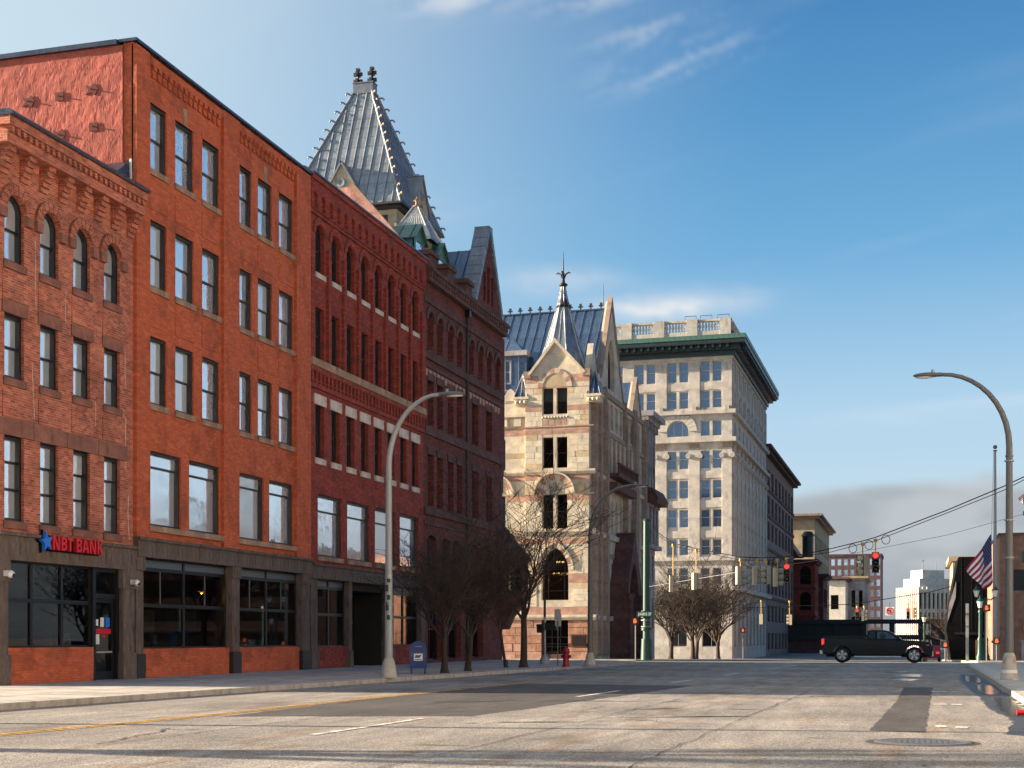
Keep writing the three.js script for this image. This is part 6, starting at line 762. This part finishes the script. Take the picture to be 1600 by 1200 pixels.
{ // strain poles
  const a = thing('signal_pole', 'thick dark green signal pole with street name sign before the Gothic bank', 'pole', [-18.4, -0.1, -99]); part(a, 'shaft', cyl(0.26, 0.22, 0, 9.9, 16), 'green_paint'); part(a, 'base', [cyl(0.42, 0.36, 0, 1.5, 16), cyl(0.38, 0.38, 2.1, 2.3, 16), cyl(0.4, 0.4, 3.0, 3.5, 16)], 'green_paint'); part(a, 'cap', lathe([[0.27, 9.9], [0.2, 10.05], [0, 10.1]], 14), 'green_paint'); part(a, 'steel_band', [cyl(0.39, 0.39, 2.35, 2.4, 16), cyl(0.39, 0.39, 2.8, 2.85, 16)], 'steel');
  const st = sub(a, 'street_sign'); part(st, 'sign_blade', bx(-0.62, 0.62, 3.05, 3.45, 0.42, 0.46), 'green_paint'); letters(st, 'JAMES ST', 0.2, 0.012, 'white_plastic', -0.5, 3.16, 0.46, FONT, 1, 0.8);
  const c = thing('signal_pole', 'steel span-wire pole standing right of the street lamp', 'pole', [9, 0.14, -64]); part(c, 'shaft', cyl(0.24, 0.18, 0, 11, 14), 'steel_dark'); part(c, 'base', cyl(0.34, 0.34, 0, 0.4, 14), 'post_concrete'); part(c, 'arm', [tube([[0, 6.0, 0], [-3.6, 5.8, 0]], 0.05, 6), tube([[0, 3.4, 0], [-3.2, 5.7, 0]], 0.03, 6)], 'steel_dark'); part(c, 'sign_blade', bx(-4.6, -3.2, 4.55, 5.05, -0.02, 0.02), 'green_paint'); letters(c, '100', 0.26, 0.012, 'white_plastic', -4.45, 4.68, 0.022); part(c, 'sign_hanger', [tube([[-4.4, 5.05, 0], [-3.4, 5.8, 0]], 0.03, 5)], 'steel_dark');
}
function hand(label, [x, y, z], h) { const t = thing('pedestrian_signal', label, 'signal', [x, y, z], 0, 'orange hand signals'); part(t, 'post', cyl(0.05, 0.05, 0, h, 8), 'steel_dark'); part(t, 'box', bx(-0.25, 0.25, h - 0.5, h, 0.05, 0.22), 'frame_black'); part(t, 'hand_symbol', [bx(-0.12, 0.08, h - 0.4, h - 0.2, 0.22, 0.235), ...[-0.11, -0.055, 0, 0.055].map((q, i) => bx(q, q + 0.035, h - 0.2, h - [0.1, 0.06, 0.07, 0.1][i], 0.22, 0.235)), bx(0.08, 0.15, h - 0.33, h - 0.27, 0.22, 0.235)], 'hand_orange'); return t; }
hand('orange hand signal in front of the black building', [5.0, -0.2, -108], 4.1); hand('orange hand signal low beside the green lantern posts', [5.9, -0.4, -112], 1.9); hand('orange hand signal on a bright post right of the pickup truck', [2.2, -0.3, -112], 1.5); hand('red hand signal beside the green signal pole', [-18.9, -0.1, -97.6], 3.0); hand('orange hand signal on a post at the corner of the tall bank', [-17.5, -0.9, -150], 3.4);
// lights and sign on the next wire down the street
single('span_wire', 'far span wire with a no-turn sign above the bridge', 'cable', tube([[-22, 5.6, -195], [-8, 5.9, -192], [2, 7.4, -190], [10, 9.5, -188]], 0.05, 5), 'black_metal');
signal('far traffic signal showing red left of the no-turn sign', [-7.4, 5.6, -192], 0, 0.3, 0, 1.25, 'far traffic signals'); signal('far traffic signal with visors pointing right beside the left far red light', [-6.5, 5.6, -192], Math.PI / 2, 0.5, -1, 1.25, 'far traffic signals'); signal('far traffic signal showing red right of the no-turn sign', [-0.9, 5.9, -190.6], 0, 0.6, 0, 1.25, 'far traffic signals'); signal('far traffic signal with visors pointing right beside the right far red light', [-0.1, 6.0, -190.4], Math.PI / 2, 0.6, -1, 1.25, 'far traffic signals'); signal('far yellow traffic signal hanging before the red shop building', [-16.4, 6.4, -194], -Math.PI / 2, 1.8, -1, 1.25, 'far traffic signals'); signal('far traffic signal on a pale post before the red arcade', [-20.2, 6.5, -194], Math.PI, 1.8, -1, 1.25, 'far traffic signals');
{ const t = thing('no_turn_sign', 'white square no-turn sign with red ring hanging on the far wire', 'sign', [-3.2, 4.4, -191]); part(t, 'plate', bx(-0.55, 0.55, 0, 1.1, -0.03, 0), 'white_plastic'); part(t, 'ring', uvm(new THREE.TorusGeometry(0.42, 0.06, 6, 24).translate(0, 0.55, 0.02)), 'red_plastic'); part(t, 'arrow', [bx(0.06, 0.16, 0.28, 0.66, 0, 0.03), bx(-0.18, 0.16, 0.6, 0.7, 0, 0.032), ext([[-0.18, 0.5], [-0.18, 0.8], [-0.34, 0.65]], 0, 0.03)], 'frame_black'); part(t, 'bar', bx(-0.45, 0.45, -0.05, 0.05, 0, 0.04).rotateZ(-Math.PI / 4).translate(0, 0.55, 0.02), 'red_plastic'); part(t, 'hanger', cyl(0.03, 0.03, 1.1, 1.7, 6), 'black_metal'); }
// ---------------------------------------------------------------- flags, lanterns, posts on the right
function flagMesh(parent, A, B, C, D, wave) {            // cloth from hoist (A top, B bottom) to fly (C top, D bottom)
  const cv = document.createElement('canvas'); cv.width = 380; cv.height = 200; const c = cv.getContext('2d'); for (let i = 0; i < 13; i++) { c.fillStyle = i % 2 ? '#e6e2dc' : '#a01c30'; c.fillRect(0, i * 200 / 13, 380, 200 / 13 + 1); } c.fillStyle = '#1d2a5c'; c.fillRect(0, 0, 152, 200 * 7 / 13); c.fillStyle = '#e6e2dc'; for (let r = 0; r < 9; r++) for (let k = 0; k < (r % 2 ? 5 : 6); k++) { c.beginPath(); for (let q = 0; q < 10; q++) { const a = -Math.PI / 2 + q * Math.PI / 5, R = q % 2 ? 1.8 : 4.4; c.lineTo((r % 2 ? 25 : 12.6) + k * 25.2 + R * Math.cos(a), 10.8 + r * 10.7 + R * Math.sin(a)); } c.fill(); }
  const tx = new THREE.CanvasTexture(cv); tx.colorSpace = THREE.SRGBColorSpace; const m = new THREE.MeshPhysicalMaterial({ map: tx, roughness: 0.8, side: THREE.DoubleSide }); m.name = 'flag_cloth';
  const g = new THREE.PlaneGeometry(1, 1, 40, 24), p = g.attributes.position; for (let i = 0; i < p.count; i++) { const u = p.getX(i) + 0.5, v = p.getY(i) + 0.5, q = [0, 1, 2].map((k) => mix(mix(B[k], A[k], v), mix(D[k], C[k], v), u)); const w = wave * Math.sin(u * 7 + v * 5) * u ** 0.6; p.setXYZ(i, q[0] + 0.25 * w, q[1] - 0.35 * Math.sin(Math.PI * u) * (1 - v) * wave, q[2] + w); } g.computeVertexNormals(); return part(parent, 'cloth', g, m);
}
{
  const t = thing('flagpole', 'tall white flagpole with a ball top right of the crossing', 'flagpole', [6.25, -0.35, -121]); part(t, 'pole', cyl(0.19, 0.09, 0, 17.1, 14), 'steel'); part(t, 'ball', uvm(new THREE.SphereGeometry(0.17, 14, 10).translate(0, 17.35, 0)), 'steel_dark'); part(t, 'truck_cap', cyl(0.16, 0.16, 17.0, 17.1, 12), 'steel_dark'); part(t, 'halyard', tube([[-0.2, 1.5, 0], [-0.28, 10, 0.05], [-0.12, 16.9, 0]], 0.012, 4), 'frame_dark'); part(t, 'cleat', bx(-0.28, -0.17, 1.4, 1.6, -0.03, 0.03), 'frame_dark');
  const f = thing('striped_flag', 'large red and white striped flag with starry blue canton at half mast', 'flag', [6.25, -0.35, -121]); flagMesh(f, [-0.3, 10.3, 0], [-0.2, 6.3, 0.3], [-2.25, 7.35, 1.4], [-1.0, 5.7, 1.2], 0.38);
  const t2 = thing('flagpole', 'thin dark flagpole with crossbar on the flat brick roof', 'flagpole', [10.05, 10.9, -138]); part(t2, 'pole', cyl(0.07, 0.05, 0, 6.0, 8), 'frame_dark'); part(t2, 'crossbar', bx(-0.45, 0.45, 2.0, 2.1, -0.04, 0.04), 'frame_dark'); for (const d of [-0.4, 0.4]) part(t2, 'floodlight', bx(d - 0.07, d + 0.07, 1.85, 2.25, -0.08, 0.08), 'frame_dark'); const f2 = thing('striped_flag', 'small distant striped flag above the flat brick roof', 'flag', [10.05, 10.9, -138]); flagMesh(f2, [-0.08, 4.2, 0], [-0.08, 3.0, 0], [-0.9, 3.4, 0.3], [-0.4, 2.7, 0.3], 0.15);
}
function lantern(label, [x, y, z], h, two, group = 'green lantern posts') { const t = thing('lantern_post', label, 'street lamp', [x, y, z], 0, group); part(t, 'post', lathe([[0.3, 0], [0.3, 0.4], [0.2, 0.6], [0.17, 1.6], [0.22, 1.7], [0.12, 1.9], [0.1, h - 0.6], [0.16, h - 0.5], [0.08, h - 0.3]], 12), 'green_paint'); if (two) part(t, 'arm', tube([[-0.7, h - 0.2, 0], [-0.35, h - 0.45, 0], [0, h - 0.3, 0], [0.35, h - 0.45, 0], [0.7, h - 0.2, 0]], 0.05, 6), 'green_paint'); for (const d of two ? [-0.7, 0.7] : [0]) { const l = sub(t, 'lantern'); part(l, 'globe', lathe([[0.12, h - 0.2], [0.24, h + 0.3], [0.05, h + 0.35]], 8).translate(d, 0, 0), 'white_plastic'); part(l, 'cap', lathe([[0.3, h + 0.3], [0.12, h + 0.5], [0.03, h + 0.62], [0, h + 0.8]], 8).translate(d, 0, 0), 'green_paint'); } return t; }
lantern('green lantern post with two arms in front of the black building', [5.35, -0.4, -117], 5.3, true); lantern('slimmer green lantern post left of the two-armed one', [4.75, -0.35, -113], 4.3, false); lantern('green lantern post above the pickup truck bonnet, with a blue street sign', [0.9, -1.0, -152], 4.3, false); lantern('lantern post before the flat brick building windows', [9.2, -0.6, -124], 3.6, false);
{ const t = thing('sign_post', 'square bright steel post standing at the far kerb right of the truck', 'post', [3.25, -0.05, -96]); part(t, 'post', bx(-0.09, 0.09, 0, 3.75, -0.09, 0.09), 'steel'); part(t, 'bracket', [bx(-0.1, 0.1, 3.0, 3.1, -0.1, 0.1), bx(-0.1, 0.1, 2.2, 2.3, -0.1, 0.1)], 'steel_dark'); part(t, 'plate', bx(-0.02, 0.02, 2.2, 3.1, -0.4, -0.1), 'steel_dark'); }
{ const t = thing('road_flare_tube', 'short orange-red plastic tube lying in the wet gutter', 'debris', [2.02, 0.01, -28.6], 0.1); part(t, 'tube', cyl(0.05, 0.05, -0.2, 0.2, 12).rotateZ(Math.PI / 2).translate(0.05, 0.055, 0), 'red_plastic'); part(t, 'cap', cyl(0.055, 0.055, -0.23, -0.17, 12).rotateZ(Math.PI / 2).translate(0.05, 0.057, 0), 'white_plastic'); }
{ // traffic cabinet and low fence line at the far right corner
  const t = thing('utility_cabinet', 'pale grey utility cabinet beside the lamp post at the far corner', 'cabinet', [8.6, -0.5, -118]); part(t, 'body', bx(-0.5, 0.6, 0.1, 1.7, -0.4, 0.4), 'grey_stone'); part(t, 'door', bx(-0.25, 0.3, 0.3, 1.5, 0.4, 0.42), 'steel_dark'); part(t, 'lid', bx(-0.55, 0.65, 1.7, 1.78, -0.45, 0.45), 'steel');
}
// ---------------------------------------------------------------- pickup truck crossing
mat('truck_paint', 0x04070a, 0.45, { specularIntensity: 0.35, clearcoat: 0.25, clearcoatRoughness: 0.08 }); mat('tyre', 0x0b0b0c, 0.85); mat('rim', 0xb8b8ba, 0.3, { metalness: 0.8 }); mat('truck_glass', 0x46545e, 0.03, { metalness: 0.55 }); mat('chrome', 0xc8c8ca, 0.15, { metalness: 1 }); mat('tail_red', 0x7a0c0c, 0.25, { emissive: new THREE.Color(1, 0.06, 0.04), emissiveIntensity: 0.22 }); mat('amber', 0xa04a10, 0.3);
{
  const t = thing('pickup_truck', 'black pickup truck crossing the street', 'truck', [-2.25, 0, -87.3], 0), Wd = 1.0;
  const arch = (cx, r) => { const o = []; for (let k = 0; k <= 10; k++) { const a = Math.PI - k / 10 * Math.PI; o.push([cx + r * Math.cos(a), 0.5 + r * Math.sin(a)]); } return o; };
  const low = [[-3.12, 0.62], [-3.05, 0.5], ...arch(-1.95, 0.56).map(([x, y]) => [x, Math.max(y, 0.5)]), [-1.2, 0.42], [1.35, 0.42], ...arch(2.2, 0.56).map(([x, y]) => [x, Math.max(y, 0.5)]), [3.02, 0.36], [3.2, 0.42], [3.24, 0.8], [3.16, 1.12], [2.95, 1.24], [2.2, 1.32], [1.3, 1.36], [-0.55, 1.38], [-0.6, 1.5], [-3.05, 1.54], [-3.12, 1.48]];
  const taper = (g, y0, k) => { const p = g.attributes.position; for (let i = 0; i < p.count; i++) { const y = p.getY(i); if (y > y0) p.setZ(i, p.getZ(i) * (1 - k * (y - y0))); } g.computeVertexNormals(); return uvm(g); };
  part(t, 'body', taper(ext(low, -Wd, Wd, [], 0.05), 1.0, 0.06), 'truck_paint');
  const cab = [[-0.52, 1.36], [1.62, 1.3], [1.42, 1.4], [0.72, 1.88], [0.5, 1.93], [-0.3, 1.94], [-0.46, 1.9]]; part(t, 'cab', taper(ext(cab, -0.96, 0.96, [], 0.03), 1.36, 0.26), 'truck_paint');
  for (const d of [-1, 1]) { const side = (n, pts, m, o = 0.012) => { const g = ext(pts, 0.93, 0.965 + o); const p = g.attributes.position; for (let i = 0; i < p.count; i++) p.setZ(i, d * (p.getZ(i) * (1 - 0.26 * Math.max(0, p.getY(i) - 1.36)) + (0.02))); g.computeVertexNormals(); return part(t, n, uvm(g), m); }; side('window', [[0.08, 1.42], [1.22, 1.42], [0.66, 1.82], [0.08, 1.86]], 'truck_glass'); side('window', [[-0.42, 1.44], [-0.04, 1.44], [-0.04, 1.86], [-0.36, 1.85]], 'truck_glass'); }
  part(t, 'windscreen', slab4([1.46, 1.42, 0.8], [1.46, 1.42, -0.8], [0.78, 1.89, -0.72], [0.78, 1.89, 0.72], 0.02, [-0.5, -0.8, 0]), 'truck_glass');
  part(t, 'bed_liner', bx(-3.0, -0.68, 1.5, 1.56, -0.82, 0.82), 'frame_black'); part(t, 'bed_rail', [bx(-3.05, -0.62, 1.53, 1.575, 0.86, 0.97), bx(-3.05, -0.62, 1.53, 1.575, -0.97, -0.86)], 'frame_black');
  for (const x of [-1.95, 2.2]) for (const d of [-1, 1]) { const w = sub(t, 'wheel'); w.position.set(x, 0.46, d * 0.86); part(w, 'tyre', uvm(new THREE.TorusGeometry(0.36, 0.115, 12, 28).scale(1, 1, 1.15)), 'tyre'); part(w, 'rim', lathe([[0, 0.03], [0.09, 0.05], [0.1, 0.02], [0.26, -0.02], [0.3, 0.06], [0.32, 0.06], [0.32, -0.05]], 24).rotateX(d * Math.PI / 2).translate(0, 0, d * 0.07), 'steel_dark'); const sp = []; for (let k = 0; k < 5; k++) sp.push(ext([[-0.045, 0.05], [0.045, 0.05], [0.075, 0.3], [-0.075, 0.3]], 0.06, 0.1).rotateZ(k * 2 * Math.PI / 5)); const s = part(w, 'spokes', sp.map((q) => (d < 0 ? q.rotateY(Math.PI) : q)), 'rim'); part(w, 'rim_lip', uvm(new THREE.TorusGeometry(0.3, 0.025, 8, 26).translate(0, 0, d * 0.1)), 'rim'); part(w, 'hub', cyl(0.07, 0.06, 0, 0.12, 12).rotateX(d * Math.PI / 2).translate(0, 0, 0), 'rim'); part(t, 'wheel_arch', uvm(new THREE.TorusGeometry(0.57, 0.035, 6, 20, Math.PI).translate(x, 0.5, d * 0.985)), 'frame_black'); }
  for (const d of [-1, 1]) { part(t, 'tail_light', bx(-3.16, -3.0, 1.05, 1.42, d * 0.84 - 0.12, d * 0.84 + 0.12 * (d > 0 ? 1.2 : 1)), 'tail_red'); part(t, 'headlight', bx(3.0, 3.2, 0.98, 1.14, d * 0.8 - 0.14, d * 0.8 + 0.16), 'white_plastic'); part(t, 'side_marker', bx(2.86, 3.05, 1.0, 1.08, d > 0 ? 0.97 : -1.0, d > 0 ? 1.0 : -0.97), 'amber'); part(t, 'mirror', [bx(1.18, 1.36, 1.42, 1.62, d > 0 ? 1.0 : -1.22, d > 0 ? 1.22 : -1.0)], 'truck_paint'); part(t, 'running_board', bx(-1.25, 1.45, 0.34, 0.4, d > 0 ? 0.9 : -1.08, d > 0 ? 1.08 : -0.9), 'chrome'); part(t, 'door_handle', [bx(0.14, 0.34, 1.22, 1.26, d > 0 ? 0.98 : -1.02, d > 0 ? 1.02 : -0.98)], 'truck_paint'); part(t, 'door_gap', [bx(0.02, 0.035, 0.55, 1.38, d > 0 ? 0.99 : -1.003, d > 0 ? 1.003 : -0.99), bx(1.28, 1.295, 0.55, 1.36, d > 0 ? 0.99 : -1.003, d > 0 ? 1.003 : -0.99), bx(-0.56, -0.545, 0.55, 1.38, d > 0 ? 0.99 : -1.003, d > 0 ? 1.003 : -0.99)], 'tyre'); }
  part(t, 'front_bumper', bx(3.05, 3.28, 0.4, 0.66, -0.95, 0.95), 'chrome'); part(t, 'rear_bumper', bx(-3.26, -3.08, 0.52, 0.72, -0.95, 0.95), 'chrome'); part(t, 'grille', bx(3.16, 3.26, 0.74, 1.1, -0.62, 0.62), 'frame_black'); part(t, 'underbody', bx(-2.9, 2.9, 0.34, 0.6, -0.7, 0.7), 'tyre'); part(t, 'antenna', cyl(0.012, 0.008, 1.3, 1.75, 5, 1.75, 0.8), 'frame_black');
}
{ // a second car far behind, only its tail seen past the bank
  const t = thing('parked_car', 'small dark red car waiting behind the pickup truck bonnet', 'car', [1.2, gy(128), -128], Math.PI / 2); const P = [[-2.1, 0.35], [2.1, 0.35], [2.15, 0.75], [1.3, 0.95], [0.7, 1.42], [-1.0, 1.45], [-1.9, 1.0], [-2.15, 0.9]]; part(t, 'body', ext(P, -0.85, 0.85, [], 0.06), 'hydrant_red'); part(t, 'window', [ext([[0.6, 1.36], [-0.9, 1.38], [-1.6, 1.0], [1.15, 0.98]], 0.84, 0.87), ext([[0.6, 1.36], [-0.9, 1.38], [-1.6, 1.0], [1.15, 0.98]], -0.87, -0.84)], 'truck_glass'); for (const x of [-1.3, 1.35]) for (const d of [-0.8, 0.8]) part(t, 'wheel', uvm(new THREE.TorusGeometry(0.22, 0.1, 8, 18).translate(x, 0.32, d)), 'tyre'); for (const d of [-0.65, 0.65]) part(t, 'tail_light', bx(-2.2, -2.1, 0.72, 0.9, d - 0.15, d + 0.15), 'tail_red');
}
renderer.render(scene, camera);
